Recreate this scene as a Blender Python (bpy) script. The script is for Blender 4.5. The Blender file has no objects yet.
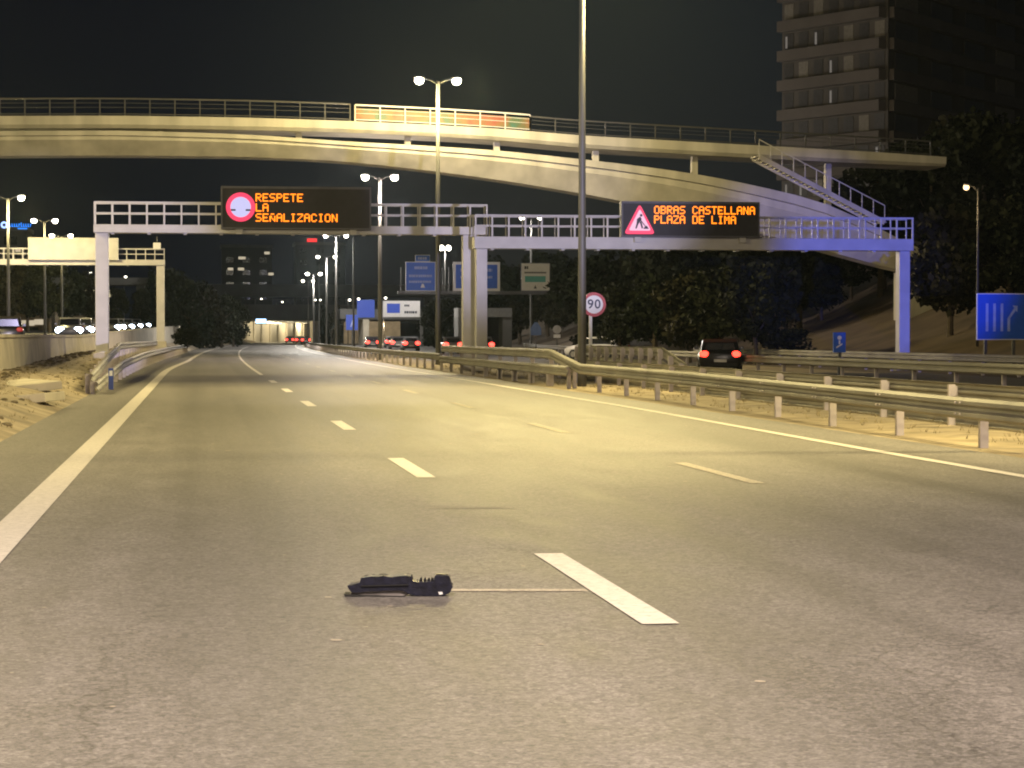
import bpy, bmesh, math, random
from mathutils import Vector, Matrix
rnd = random.Random(7)
R = math.radians
S = bpy.context.scene
COL = S.collection
# ------------------------------------------------------------------ camera
F = 2250.0; HCAM = 1.55
YAW = math.atan((512-200)/F); PITCH = -math.atan(48/F)
cam = bpy.data.cameras.new('camera'); co = bpy.data.objects.new('camera', cam); COL.objects.link(co)
co.location = (0, 0, HCAM)
co.rotation_euler = (R(90)+PITCH, 0, -YAW)
cam.sensor_width = 36; cam.lens = F*36/1024; cam.clip_start = 0.1; cam.clip_end = 6000
S.camera = co
CM = co.rotation_euler.to_matrix()
def ray(px, py): return CM @ Vector(((px-512)/F, (384-py)/F, -1))
def at(px, py, Y):
    """design aid: the real place, Y metres up the road, that was measured at a picture point"""
    d = ray(px, py); k = Y/d.y
    return Vector((d.x*k, Y, HCAM+d.z*k))
# ------------------------------------------------------------------ night sky
w = bpy.data.worlds.new('World'); S.world = w; w.use_nodes = True
nt = w.node_tree; nt.nodes.clear()
out = nt.nodes.new('ShaderNodeOutputWorld'); bg = nt.nodes.new('ShaderNodeBackground')
tc = nt.nodes.new('ShaderNodeTexCoord'); sp = nt.nodes.new('ShaderNodeSeparateXYZ')
nt.links.new(tc.outputs['Generated'], sp.inputs[0])
rx = nt.nodes.new('ShaderNodeMapRange'); rx.interpolation_type = 'SMOOTHSTEP'
rx.inputs['From Min'].default_value = -0.03; rx.inputs['From Max'].default_value = 0.17
nt.links.new(sp.outputs['X'], rx.inputs['Value'])
rz = nt.nodes.new('ShaderNodeMapRange'); rz.inputs['From Min'].default_value = 0.0; rz.inputs['From Max'].default_value = 0.16
nt.links.new(sp.outputs['Z'], rz.inputs['Value'])
glow = nt.nodes.new('ShaderNodeMix'); glow.data_type = 'RGBA'
glow.inputs[6].default_value = (0.015, 0.014, 0.013, 1); glow.inputs[7].default_value = (0.013, 0.016, 0.017, 1)
nt.links.new(rz.outputs[0], glow.inputs[0])
mx = nt.nodes.new('ShaderNodeMix'); mx.data_type = 'RGBA'
mx.inputs[6].default_value = (0.0017, 0.0021, 0.006, 1)
nt.links.new(rx.outputs[0], mx.inputs[0]); nt.links.new(glow.outputs[2], mx.inputs[7])
rx2 = nt.nodes.new('ShaderNodeMapRange'); rx2.interpolation_type = 'SMOOTHSTEP'
rx2.inputs['From Min'].default_value = 0.16; rx2.inputs['From Max'].default_value = 0.34
nt.links.new(sp.outputs['X'], rx2.inputs['Value'])
mx2 = nt.nodes.new('ShaderNodeMix'); mx2.data_type = 'RGBA'
mx2.inputs[7].default_value = (0.0075, 0.0085, 0.011, 1)
nt.links.new(rx2.outputs[0], mx2.inputs[0]); nt.links.new(mx.outputs[2], mx2.inputs[6])
nt.links.new(mx2.outputs[2], bg.inputs[0]); bg.inputs[1].default_value = 1.0
nt.links.new(bg.outputs[0], out.inputs[0])
S.view_settings.view_transform = 'Standard'; S.view_settings.look = 'None'
S.view_settings.exposure = 0.0; S.view_settings.gamma = 1
S.cycles.filter_width = 2.0
S.render.resolution_x = 1024; S.render.resolution_y = 768
LAMP = 9000.0            # strength of one road lantern
# ------------------------------------------------------------------ materials
MATS = {}
def mat(name, col, rough=0.7, metal=0.0, var=0.15, scale=3.0, bump=0.0, coat=0.0, col2=None, detail=5, stretch=(1,1,1)):
    if name in MATS: return MATS[name]
    m = bpy.data.materials.new(name); m.use_nodes = True; n = m.node_tree; b = n.nodes['Principled BSDF']
    t = n.nodes.new('ShaderNodeTexCoord'); mp = n.nodes.new('ShaderNodeMapping'); mp.inputs['Scale'].default_value = stretch
    n.links.new(t.outputs['Object'], mp.inputs[0])
    no = n.nodes.new('ShaderNodeTexNoise'); no.inputs['Scale'].default_value = scale; no.inputs['Detail'].default_value = detail
    n.links.new(mp.outputs[0], no.inputs['Vector'])
    cr = n.nodes.new('ShaderNodeValToRGB')
    cr.color_ramp.elements[0].position = 0.3; cr.color_ramp.elements[1].position = 0.7
    c2 = col2 or tuple(min(1, c*(1+var)) for c in col)
    cr.color_ramp.elements[0].color = tuple(c*(1-var) for c in col)+(1,); cr.color_ramp.elements[1].color = tuple(c2)+(1,)
    n.links.new(no.outputs['Fac'], cr.inputs[0]); n.links.new(cr.outputs[0], b.inputs['Base Color'])
    b.inputs['Roughness'].default_value = rough; b.inputs['Metallic'].default_value = metal
    b.inputs['Coat Weight'].default_value = coat
    if bump:
        bp = n.nodes.new('ShaderNodeBump'); bp.inputs['Strength'].default_value = bump; bp.inputs['Distance'].default_value = 0.02
        n.links.new(no.outputs['Fac'], bp.inputs['Height']); n.links.new(bp.outputs[0], b.inputs['Normal'])
    MATS[name] = m; return m
def emit(name, col, strength, base=None):
    if name in MATS: return MATS[name]
    m = bpy.data.materials.new(name); m.use_nodes = True; b = m.node_tree.nodes['Principled BSDF']
    b.inputs['Base Color'].default_value = tuple(base or (0.02,0.02,0.02))+(1,)
    b.inputs['Emission Color'].default_value = tuple(col)+(1,); b.inputs['Emission Strength'].default_value = strength
    MATS[name] = m; return m
def asphalt(name, base, dark, patches=True):
    m = bpy.data.materials.new(name); m.use_nodes = True; n = m.node_tree; b = n.nodes['Principled BSDF']; L = n.links.new
    t = n.nodes.new('ShaderNodeTexCoord')
    def noise(sc, st=(1,1,1), det=4, ro=0.5):
        mp = n.nodes.new('ShaderNodeMapping'); mp.inputs['Scale'].default_value = st; L(t.outputs['Object'], mp.inputs[0])
        o = n.nodes.new('ShaderNodeTexNoise'); o.inputs['Scale'].default_value = sc; o.inputs['Detail'].default_value = det
        o.inputs['Roughness'].default_value = ro; L(mp.outputs[0], o.inputs['Vector']); return o.outputs['Fac']
    def rng(v, a, c, lo, hi):
        r = n.nodes.new('ShaderNodeMapRange'); r.inputs['From Min'].default_value=a; r.inputs['From Max'].default_value=c
        r.inputs['To Min'].default_value=lo; r.inputs['To Max'].default_value=hi; L(v, r.inputs[0]); return r.outputs[0]
    def mul(a, c):
        q = n.nodes.new('ShaderNodeMath'); q.operation='MULTIPLY'; L(a, q.inputs[0]); L(c, q.inputs[1]); return q.outputs[0]
    grain = noise(48, det=4, ro=0.8); mid = noise(2.2, (1,0.35,1), 5); big = noise(0.35, (1,0.12,1), 3); track = noise(0.85, (1,0.010,1), 3)
    vo = n.nodes.new('ShaderNodeTexVoronoi'); vo.inputs['Scale'].default_value = 30; L(t.outputs['Object'], vo.inputs['Vector'])
    v = mul(rng(grain, .3, .7, .35, 1.75), rng(mid, .3, .7, .87, 1.12))
    v = mul(v, rng(big, .3, .7, .85, 1.15)); v = mul(v, rng(track, .32, .68, .70, 1.30))
    v = mul(v, rng(vo.outputs['Color'], 0, 1, .62, 1.38))
    vc = n.nodes.new('ShaderNodeVectorMath'); vc.operation='SCALE'; vc.inputs[0].default_value = base; L(v, vc.inputs['Scale'])
    cv=n.nodes.new('ShaderNodeTexVoronoi'); cv.feature='DISTANCE_TO_EDGE'; cv.inputs['Scale'].default_value=.23
    wv=n.nodes.new('ShaderNodeVectorMath'); wv.operation='ADD'; wn=n.nodes.new('ShaderNodeTexNoise'); wn.inputs['Scale'].default_value=1.4; wn.inputs['Detail'].default_value=6
    L(t.outputs['Object'],wn.inputs['Vector']); L(t.outputs['Object'],wv.inputs[0]); L(wn.outputs['Color'],wv.inputs[1]); L(wv.outputs[0],cv.inputs['Vector'])
    ck=rng(cv.outputs['Distance'],.0,.0035,.62,1.0); gate=rng(big,.5,.56,0,1)
    gm=n.nodes.new('ShaderNodeMath'); gm.operation='MAXIMUM'; L(ck,gm.inputs[0]); L(gate,gm.inputs[1])
    vc2=n.nodes.new('ShaderNodeVectorMath'); vc2.operation='SCALE'; L(vc.outputs[0],vc2.inputs[0]); L(gm.outputs[0],vc2.inputs['Scale'])
    L(vc2.outputs[0], b.inputs['Base Color'])
    L(rng(mul(mid, track), .1, .4, .56, .68), b.inputs['Roughness']); b.inputs['Specular IOR Level'].default_value=.42
    bp = n.nodes.new('ShaderNodeBump'); bp.inputs['Strength'].default_value=.55; bp.inputs['Distance'].default_value=.006
    L(grain, bp.inputs['Height']); L(bp.outputs[0], b.inputs['Normal'])
    MATS[name]=m; return m
M_asph = asphalt('asphalt_worn', (0.131, 0.122, 0.115), .8)
M_asph2 = asphalt('asphalt_side', (0.075, 0.072, 0.07), .8)
M_sand = mat('sandy_soil', (0.30,0.245,0.165), 0.95, var=.4, scale=1.1, bump=.6, detail=9)
M_paint = mat('road_paint', (0.58,0.54,0.50), 0.6, var=.16, scale=14, detail=8)
M_paintw = mat('worn_paint', (0.42,0.37,0.30), 0.7, var=.25, scale=20)
def worn(m,lo):
    n=m.node_tree; b=n.nodes['Principled BSDF']; L=n.links.new; t=n.nodes.new('ShaderNodeTexCoord')
    a=n.nodes.new('ShaderNodeTexNoise'); a.inputs['Scale'].default_value=26; a.inputs['Detail'].default_value=9; a.inputs['Roughness'].default_value=.8; L(t.outputs['Object'],a.inputs['Vector'])
    r_=n.nodes.new('ShaderNodeValToRGB'); r_.color_ramp.elements[0].position=lo; r_.color_ramp.elements[1].position=lo+.07; L(a.outputs['Fac'],r_.inputs[0])
    mx=n.nodes.new('ShaderNodeMix'); mx.data_type='RGBA'; mx.inputs[6].default_value=(.16,.145,.13,1); src=b.inputs['Base Color'].links[0].from_socket
    L(r_.outputs[0],mx.inputs[0]); L(src,mx.inputs[7]); L(mx.outputs[2],b.inputs['Base Color'])
worn(M_paint,.36); worn(M_paintw,.42)
M_tar = mat('tar_stain', (0.055,0.052,0.05), 0.6, var=.2, scale=9)
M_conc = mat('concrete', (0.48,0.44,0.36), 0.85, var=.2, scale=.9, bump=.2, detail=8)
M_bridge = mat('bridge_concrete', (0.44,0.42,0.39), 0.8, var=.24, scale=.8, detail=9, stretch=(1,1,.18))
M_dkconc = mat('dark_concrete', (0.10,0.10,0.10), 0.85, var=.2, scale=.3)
M_galv = mat('galvanised_steel', (0.25,0.24,0.22), 0.62, metal=.35, var=.22, scale=2.2, detail=8, stretch=(1,.35,1))
M_post = mat('post_steel', (0.42,0.38,0.38), 0.6, metal=.2, var=.18, scale=4)
M_blue = mat('blue_reflector', (0.03,0.07,0.35), 0.4)
M_gantry = mat('gantry_paint', (0.50,0.49,0.50), 0.5, var=.1, scale=1.3, detail=7)
M_pole = mat('pole_steel', (0.085,0.085,0.085), 0.55, metal=.3, var=.12, scale=.8)
M_house = mat('sign_housing', (0.022,0.021,0.028), 0.6, var=.15, scale=4)
M_lens = mat('lantern_shell', (0.2,0.2,0.2), 0.5)
M_rail = mat('shaded_rail', (0.05,0.05,0.055), 0.6)  # dim light on the footbridge railing ends is put into this dark colour
M_black = mat('black_rubber', (0.012,0.012,0.013), 0.8)
M_soil = mat('bank_soil', (0.105,0.078,0.05), 0.95, var=.4, scale=.35, bump=.5, detail=8)
M_bark = mat('bark', (0.07,0.055,0.04), 0.9, var=.3, scale=5)
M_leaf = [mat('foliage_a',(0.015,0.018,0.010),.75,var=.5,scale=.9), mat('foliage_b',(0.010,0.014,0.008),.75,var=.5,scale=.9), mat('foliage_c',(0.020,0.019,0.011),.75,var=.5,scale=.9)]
E_lamp = emit('lantern_light', (1,.94,.78), 26)
E_lampf = emit('lantern_far', (1,.93,.76), 9)
E_warm = emit('lantern_warm', (1,.68,.32), 3)
E_led = emit('amber_led', (1.0,.21,.006), 2.7)
E_red = emit('red_led', (1.0,.045,.13), 1.25)
E_pale = emit('pale_led', (.62,.60,.95), 1.0)
E_tail = emit('tail_lamp_lit', (1,.035,.02), 7)
E_tailf = emit('tail_lamp_far', (1,.045,.03), 7)
E_head = emit('head_lamp_lit', (.72,.87,1), 30)
E_blue = emit('neon_blue', (.02,.25,1.0), 1.6)
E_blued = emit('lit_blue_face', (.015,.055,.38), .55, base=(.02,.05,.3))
E_win = emit('lit_window', (1,.85,.6), .55)
E_tun = emit('tunnel_tube', (1,.85,.55), 5)
M_sblue = mat('sign_blue', (0.025,0.12,0.60), 0.45, var=.06)
M_swhite = mat('sign_white', (0.75,0.75,0.78), 0.45, var=.05)
M_sgreen = mat('sign_green', (0.12,0.42,0.42), 0.45, var=.05)
M_sred = mat('sign_red', (0.42,0.03,0.03), 0.45, var=.06)
M_sblack = mat('sign_ink', (0.02,0.03,0.06), 0.5)
M_glass = mat('dark_glass', (0.012,0.014,0.017), 0.12)
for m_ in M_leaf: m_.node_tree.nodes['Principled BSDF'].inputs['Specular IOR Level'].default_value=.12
# ------------------------------------------------------------------ mesh helpers
class MB:
    def __init__(s): s.bm = bmesh.new()
    def box(s, x0,x1,y0,y1,z0,z1, bev=0):
        v = [s.bm.verts.new(p) for p in ((x0,y0,z0),(x1,y0,z0),(x1,y1,z0),(x0,y1,z0),(x0,y0,z1),(x1,y0,z1),(x1,y1,z1),(x0,y1,z1))]
        f = [s.bm.faces.new([v[i] for i in q]) for q in ((0,3,2,1),(4,5,6,7),(0,1,5,4),(1,2,6,5),(2,3,7,6),(3,0,4,7))]
        if bev:
            e = set(); [e.update(q.edges) for q in f]
            bmesh.ops.bevel(s.bm, geom=list(e), offset=bev, segments=2, affect='EDGES', profile=.6)
        return s
    def bar(s, a, b, wx, wz=None):
        """square bar from a to b"""
        a = Vector(a); b = Vector(b); wz = wz or wx; d = (b-a).normalized()
        up = Vector((0,0,1)) if abs(d.z) < .95 else Vector((0,1,0))
        r = d.cross(up).normalized()*wx/2; u = r.cross(d).normalized()*wz/2
        q = [a-r-u,a+r-u,a+r+u,a-r+u,b-r-u,b+r-u,b+r+u,b-r+u]; v=[s.bm.verts.new(p) for p in q]
        for i in ((0,3,2,1),(4,5,6,7),(0,1,5,4),(1,2,6,5),(2,3,7,6),(3,0,4,7)): s.bm.faces.new([v[j] for j in i])
        return s
    def tube(s, pts, rad, n=10, caps=True):
        pts=[Vector(p) for p in pts]; rings=[]
        for i,p in enumerate(pts):
            d=(pts[min(i+1,len(pts)-1)]-pts[max(i-1,0)]).normalized()
            up=Vector((0,0,1)) if abs(d.z)<.9 else Vector((1,0,0))
            r=d.cross(up).normalized(); u=r.cross(d)
            rr=rad[i] if isinstance(rad,(list,tuple)) else rad
            rings.append([s.bm.verts.new(p+r*math.cos(2*math.pi*k/n)*rr+u*math.sin(2*math.pi*k/n)*rr) for k in range(n)])
        for A,B in zip(rings,rings[1:]):
            for k in range(n): s.bm.faces.new((A[k],A[(k+1)%n],B[(k+1)%n],B[k]))
        if caps: s.bm.faces.new(rings[0][::-1]); s.bm.faces.new(rings[-1])
        return s
    def prism(s, poly, y0, y1):
        """polygon of (x,z) pushed from y0 to y1"""
        a=[s.bm.verts.new((x,y0,z)) for x,z in poly]; b=[s.bm.verts.new((x,y1,z)) for x,z in poly]; n=len(poly)
        s.bm.faces.new(a); s.bm.faces.new(b[::-1])
        for k in range(n): s.bm.faces.new((a[k],b[k],b[(k+1)%n],a[(k+1)%n]))
        return s
    def sweep(s, sections, closed=True, caps=True):
        """list of rings (lists of points)"""
        rs=[[s.bm.verts.new(p) for p in r] for r in sections]; n=len(rs[0])
        for A,B in zip(rs,rs[1:]):
            for k in range(n if closed else n-1): s.bm.faces.new((A[k],A[(k+1)%n],B[(k+1)%n],B[k]))
        if closed and caps: s.bm.faces.new(rs[0][::-1]); s.bm.faces.new(rs[-1])
        return s
    def ball(s, c, r, sc=(1,1,1), seg=12):
        g=bmesh.ops.create_uvsphere(s.bm,u_segments=seg,v_segments=seg//2+1,radius=r)
        for v in g['verts']: v.co=Vector((v.co.x*sc[0],v.co.y*sc[1],v.co.z*sc[2]))+Vector(c)
        return s
    def quad(s,a,b,c,d): s.bm.faces.new([s.bm.verts.new(p) for p in (a,b,c,d)]); return s
    def build(s, name, m, parent=None, smooth=False, norm=True):
        if norm: bmesh.ops.recalc_face_normals(s.bm, faces=s.bm.faces)
        me=bpy.data.meshes.new(name); s.bm.to_mesh(me); s.bm.free()
        if smooth:
            for p in me.polygons: p.use_smooth=True
        o=bpy.data.objects.new(name,me); COL.objects.link(o)
        if m: me.materials.append(m)
        if parent: o.parent=parent
        return o
def disc(mb, cx, cz, r, y0, y1, n=36): return mb.prism([(cx+r*math.cos(2*math.pi*k/n), cz+r*math.sin(2*math.pi*k/n)) for k in range(n)], y0, y1)
def ring(mb, cx, cz, r0, r1, y0, y1, n=36):
    for k in range(n):
        a,b=2*math.pi*k/n,2*math.pi*(k+1)/n
        mb.prism([(cx+r*math.cos(t),cz+r*math.sin(t)) for r,t in ((r0,a),(r1,a),(r1,b),(r0,b))],y0,y1)
    bmesh.ops.remove_doubles(mb.bm, verts=mb.bm.verts, dist=1e-5)
    return mb
def thing(name,label,cat,loc=(0,0,0),rz=0,group=None):
    o=bpy.data.objects.new(name,None); COL.objects.link(o); o.empty_display_size=.3
    o.location=loc; o.rotation_euler=(0,0,rz); o['label']=label; o['category']=cat
    if group: o['group']=group
    return o
def struct(o): o['kind']='structure'; return o
def dup(root, loc, rz, label, group=None, scale=None):
    c=root.copy(); COL.objects.link(c); c.location=loc; c.rotation_euler=(0,0,rz); c['label']=label
    if group: c['group']=group
    if scale: c.scale=scale
    for ch in list(root.children):
        d=ch.copy(); COL.objects.link(d); d.parent=c
        for g in list(ch.children):
            e=g.copy(); COL.objects.link(e); e.parent=d
    return c
def cx(Y): return 8e-5*max(0,Y-90)**2
def sm(a,b,x): t=min(1,max(0,(x-a)/(b-a))); return t*t*(3-2*t)
def lz(Y): return 1.0+.0068*max(0,Y-110)      # level of the raised road on the left
def bankz(u,Y):
    top=.5+.25*sm(60,110,Y)
    return top*(.6*sm(-2.88,-4.0,u)+.4*sm(-3.8,-5.6,u))
def hgt(X,Y):
    u=X-cx(Y)
    if u<-6.1: return min(lz(Y),3.2)-.02 + (0 if u>-40 else 2.5*sm(-40,-90,u))
    if u<-2.9: return bankz(u,Y)+.012*math.sin(Y*.9+u*2)*math.sin(Y*.37)*sm(-2.9,-3.6,u)
    if u<32: return -.03 + .05*math.sin(Y*.7+u)*math.sin(u*2.1+Y*.13)*(1 if 10.9<u<13.2 else 0)
    return -.03+ 9.5*sm(32,62,u)+ (6*sm(62,130,u))
# ------------------------------------------------------------------ ground and roads
us=[-1500,-700,-300,-150,-90,-70,-55,-40,-30,-20,-12,-8,-6.12,-6.08,-5.6,-5,-4.5,-4,-3.6,-3.2,-2.9,-2.6,0,4,8,10.2,10.9,11.5,12,12.5,13.2,14,18,22,26,29,32,34,36,38,41,44,47,50,54,58,62,70,80,95,110,130,200,400,900,2500]
Ys=[-80,-40,-10]+[2.0*i for i in range(0,75)]+[150+8*i for i in range(0,60)]+[640,680,740,850,1000,1500,2500,4500]
b=MB(); grid=[[b.bm.verts.new((u+cx(min(Y,700)),Y,hgt(u+cx(Y),Y))) for u in us] for Y in Ys]
for j in range(len(Ys)-1):
    for i in range(len(us)-1): b.bm.faces.new((grid[j][i],grid[j][i+1],grid[j+1][i+1],grid[j+1][i]))
gnd=struct(b.build('ground',M_sand,smooth=True)); 
gnd.data.materials.append(M_soil)
for p in gnd.data.polygons:
    c=p.center; u=c.x-cx(c.y)
    if u>30 or u<-30 or c.y>420: p.material_index=1
def strip(name,u0,u1,y0,y1,z,m,step=6,zf=None,merge=None):
    mb=merge or MB(); n=max(1,int((y1-y0)/step)); ys=[y0+(y1-y0)*i/n for i in range(n+1)]
    f0=u0 if callable(u0) else (lambda Y:u0); f1=u1 if callable(u1) else (lambda Y:u1)
    zz=zf or (lambda Y:0)
    A=[mb.bm.verts.new((f0(Y)+cx(Y),Y,z+zz(Y))) for Y in ys]; B=[mb.bm.verts.new((f1(Y)+cx(Y),Y,z+zz(Y))) for Y in ys]
    for i in range(n): mb.bm.faces.new((A[i],B[i],B[i+1],A[i+1]))
    if merge is None: return struct(mb.build(name,m,norm=False))
strip('road',-2.9,10.35,-60,660,.0,M_asph,10)
strip('side_road',lambda Y:13.9,lambda Y:21.5+8*sm(88,125,Y),-20,520,.0,M_asph2,8)
strip('outer_road',23.5,30,-20,92,.0,M_asph2,8)
strip('raised_road',-24,-6.5,-40,520,.012,M_asph2,8,zf=lambda Y:min(lz(Y),3.2)-.02)
# painted markings
def UL(Y): return -1.5+.6*sm(95,150,Y)
strip('edge_line',lambda Y:UL(Y)-.15,lambda Y:UL(Y)+.15,4,420,.006,M_paint,3)
strip('edge_line',lambda Y:8.9+.25*sm(25,50,Y),lambda Y:9.08+.25*sm(25,50,Y),4,420,.006,M_paint,5)
mk=MB()
for Y0 in [11.83+12.62*i for i in range(0,6)]: strip('',2.345,2.55,Y0,Y0+3.95,.006,None,4,merge=mk)
struct(mk.build('lane_dashes',M_paint,norm=False))
strip('lane_line',2.36,2.50,90,330,.006,M_paint,4)
mk=MB()
for Y0 in [-2.0+12.5*i for i in range(0,16)]: strip('',5.72,5.88,Y0,Y0+3.9,.006,None,4,merge=mk)
struct(mk.build('lane_dashes',M_paintw,norm=False))
mk=MB(); strip('',14.2,14.35,10,200,.006,None,8,merge=mk); strip('',21.0,21.15,10,88,.006,None,8,merge=mk); strip('',17.6,17.7,10,16,.006,None,8,merge=mk)
struct(mk.build('side_road_lines',M_paintw,norm=False))
# thin pale saw-cut lines across the lane, tar smudges, small light chips
def cross(px0,px1,py,wd,m,name):
    d=ray(px0,py); k=-HCAM/d.z; p=Vector((0,0,HCAM))+d*k; d2=ray(px1,py); q=Vector((0,0,HCAM))+d2*(-HCAM/d2.z)
    return struct(MB().quad((p.x,p.y-wd/2,.0035),(q.x,q.y-wd/2,.0035),(q.x,q.y+wd/2,.0035),(p.x,p.y+wd/2,.0035)).build(name,m,norm=False))
cross(449,587,590.5,.12,M_paintw,'joint_line'); cross(425,512,508,.10,mat('faint_joint',(0.27,.25,.22),.8),'joint_line')
mk=MB(); r2=random.Random(5)
for i in range(150):
    X=r2.uniform(-2.6,8.5); Y=r2.uniform(7,45); s_=r2.uniform(.006,.022)*(1 if i%9 else 2)
    n=6; v=[mk.bm.verts.new((X+s_*1.2*math.cos(t*math.pi/3+r2.uniform(-.3,.3)),Y+s_*math.sin(t*math.pi/3)*1.4,.0035)) for t in range(n)]; mk.bm.faces.new(v)
o=struct(mk.build('road_chips',mat('pale_chip',(0.34,.30,.24),.8),norm=False))
# ------------------------------------------------------------------ debris on the road
def ground_at(px,py):
    d=ray(px,py); return Vector((0,0,HCAM))+d*(-HCAM/d.z)
g=ground_at(399,596)
t=thing('bumper_fragment','broken dark blue plastic car bumper piece lying on the asphalt','car debris',(g.x,g.y,0),-YAW)
sc=1/((596-336)/1.55)
M_deb=mat('blue_plastic',(0.004,0.005,0.018),.5,var=.5,scale=26,bump=.35,col2=(.011,.012,.032))
def DP(l): return [((x-500)/6.4*sc*1.0,(368-z)/6.4*sc) for x,z in l]
body=DP([(170,298),(215,290),(252,283),(256,248),(330,243),(392,240),(400,233),(410,241),(500,238),(578,236),(584,268),(612,276),(690,276),(728,266),(730,234),(780,236),(822,236),(828,285),(846,305),(828,345),(790,364),(640,366),(580,360),(545,335),(510,326),(400,331),(290,336),(200,343),(185,322)])
r7=random.Random(4); b2=[]
for (x0,z0),(x1,z1) in zip(body,body[1:]+body[:1]):
    for q in (0,.33,.66): b2.append((x0+(x1-x0)*q+(r7.uniform(-.003,.003) if q else 0),z0+(z1-z0)*q+(r7.uniform(-.0035,.0035) if q else 0)))
bm_=MB().prism(b2,-.03,.10)
bmesh.ops.bevel(bm_.bm,geom=[e for e in bm_.bm.edges],offset=.003,segments=1,affect='EDGES')
bm_.build('shell',M_deb,t)
MB().prism(DP([(185,352),(200,343),(400,332),(515,328),(550,345),(560,360),(500,366),(330,364),(200,362)]),-.015,.06).build('inner_strip',mat('grey_plastic',(0.25,.23,.23),.6),t)
MB().prism(DP([(150,352),(240,358),(520,364),(540,368),(160,368)]),-.045,.10).build('lip',M_black,t)
mb=MB()
for a in (640,665,690,712): mb.prism(DP([(a-9,280),(a-6,258+rnd.uniform(-8,8)),(a+5,255+rnd.uniform(-6,8)),(a+9,280)]),.02,.05)
mb.build('clip',M_black,t)
MB().prism(DP([(735,240),(735,228),(815,230),(820,262),(760,262)]),.01,.08).build('bracket',mat('dark_bracket',(.03,.025,.025),.5),t)
MB().prism(DP([(752,338),(778,338),(782,352),(760,356)]),-.036,-.03).build('reflector',M_swhite,t)
MB().bar(DP([(260,290)])[0][:1]+(-.034,)+DP([(260,300)])[0][1:],DP([(560,285)])[0][:1]+(-.034,)+DP([(560,292)])[0][1:],.008,.006).build('groove_trim',M_black,t)
# ------------------------------------------------------------------ guardrails
def wsec(): # w-beam profile: (outward offset, z about centre)
    a=[(0,.155),(.035,.15),(.08,.11),(.08,.06),(.015,.02),(.015,-.02),(.08,-.06),(.08,-.11),(.035,-.15),(0,-.155)]
    return a+[(x-.006,z*.985) for x,z in reversed(a)]
def guardrail(path,label,side=-1,posts=4.0,tops=None,splice=False,group=None,double=None,gz=None,name='guardrail'):
    """path: list of (u,Y,topz); side -1 beam faces -X"""
    gz=gz or (lambda u,Y:0.0)
    t=thing(name,label,'guardrail',(path[0][0]+cx(path[0][1]),path[0][1],0),0,group); ox,oy=t.location.x,t.location.y
    P=[]; 
    for (u0,y0,z0),(u1,y1,z1) in zip(path,path[1:]):
        n=max(1,int(abs(y1-y0)/3))
        for i in range(n): k=i/n; P.append((u0+(u1-u0)*k,y0+(y1-y0)*k,z0+(z1-z0)*k))
    P.append(path[-1])
    def pos(p): return Vector((p[0]+cx(p[1])-ox,p[1]-oy,p[2]+gz(p[0],p[1])))
    beams=[0]+([double] if double else [])
    for dz in beams:
        secs=[]
        for i,p in enumerate(P):
            a=pos(P[max(0,i-1)]); c=pos(P[min(len(P)-1,i+1)]); d=(c-a); d.z=0; d.normalize(); nrm=Vector((-d.y,d.x,0))*(-side)
            q=pos(p)
            secs.append([q+nrm*x+Vector((0,0,z-.155-dz)) for x,z in wsec()])
        MB().sweep(secs).build('beam',M_galv,t)
    # posts
    ph=bpy.data.meshes.new('post'); bmx=MB()
    bmx.box(-.06,.06,-.045,.045,-.9,-.03); bmx.box(-.02,.10*1,-.05,.05,-.24,-.06)
    for o_ in [bmx.build('post',M_post,t)]:
        first=o_
    Y=path[0][1]; k=0
    yend=path[-1][1]; step=posts if yend>Y else -posts
    def interp(Y):
        for (u0,y0,z0),(u1,y1,z1) in zip(path,path[1:]):
            if min(y0,y1)-1e-6<=Y<=max(y0,y1)+1e-6: q=(Y-y0)/(y1-y0); return (u0+(u1-u0)*q,Y,z0+(z1-z0)*q)
        return path[-1]
    Y+=step*.12
    while (Y<yend if step>0 else Y>yend) and k<100:
        p=interp(Y); q=pos(p)
        o_=first if k==0 else first.copy()
        if k: COL.objects.link(o_); o_.parent=t
        o_.location=q+Vector((.09*(-side)*1,0,0)); o_.scale=(side*1.0,1,(p[2]+.12)/.87)
        if splice and Y<75:
            secs=[]
            for dy in (-.17,.17):
                q2=pos(interp(min(max(Y+.6+dy,path[0][1]),path[-1][1]))); secs.append([q2+Vector((side*(x*1.0+.004),0,z-.155)) for x,z in wsec()])
            MB().sweep(secs).build('splice',M_galv,t)
            for zz_ in (-.075,-.235): 
                for dy in (-.1,.1): MB().tube([q2+Vector((side*.085,dy-.17,zz_)),q2+Vector((side*.105,dy-.17,zz_))],.018,6).build('bolt',M_post,t)
        Y+=step; k+=1
    return t
guardrail([(10.75,22,.67),(10.85,31,.67),(11.1,50,.72),(11.05,65,.74),(10.95,70,1.14),(10.85,101,1.14)],'long steel guardrail along the right edge of the main road, near stretch',-1,4,splice=True)
guardrail([(10.85,66,.66),(10.85,102,.66)],'lower rail of the raised double barrier before the gantry pillar',-1,4)
guardrail([(10.85,102,.76),(10.85,420,.76)],'distant guardrail on the right of the main road, past the gantry pillars',-1,4)
guardrail([(13.3,30,.72),(13.3,84,.72)],'steel guardrail on the far side of the sandy median, backs turned to the main road',1,4,double=.41)
guardrail([(14.6,67,.72),(14.6,70.5,1.2),(14.6,87,1.2)],'raised double barrier with close spacers beyond the speed limit sign post',1,1.6,double=.42)
guardrail([(22.2,44,.78),(22.2,93,.78)],'guardrail between the side road and the outer lane, below the small blue sign',-1,4)
guardrail([(30.9,66,.82),(30.9,140,.82)],'farthest guardrail at the foot of the dark tree bank',-1,4)
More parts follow.
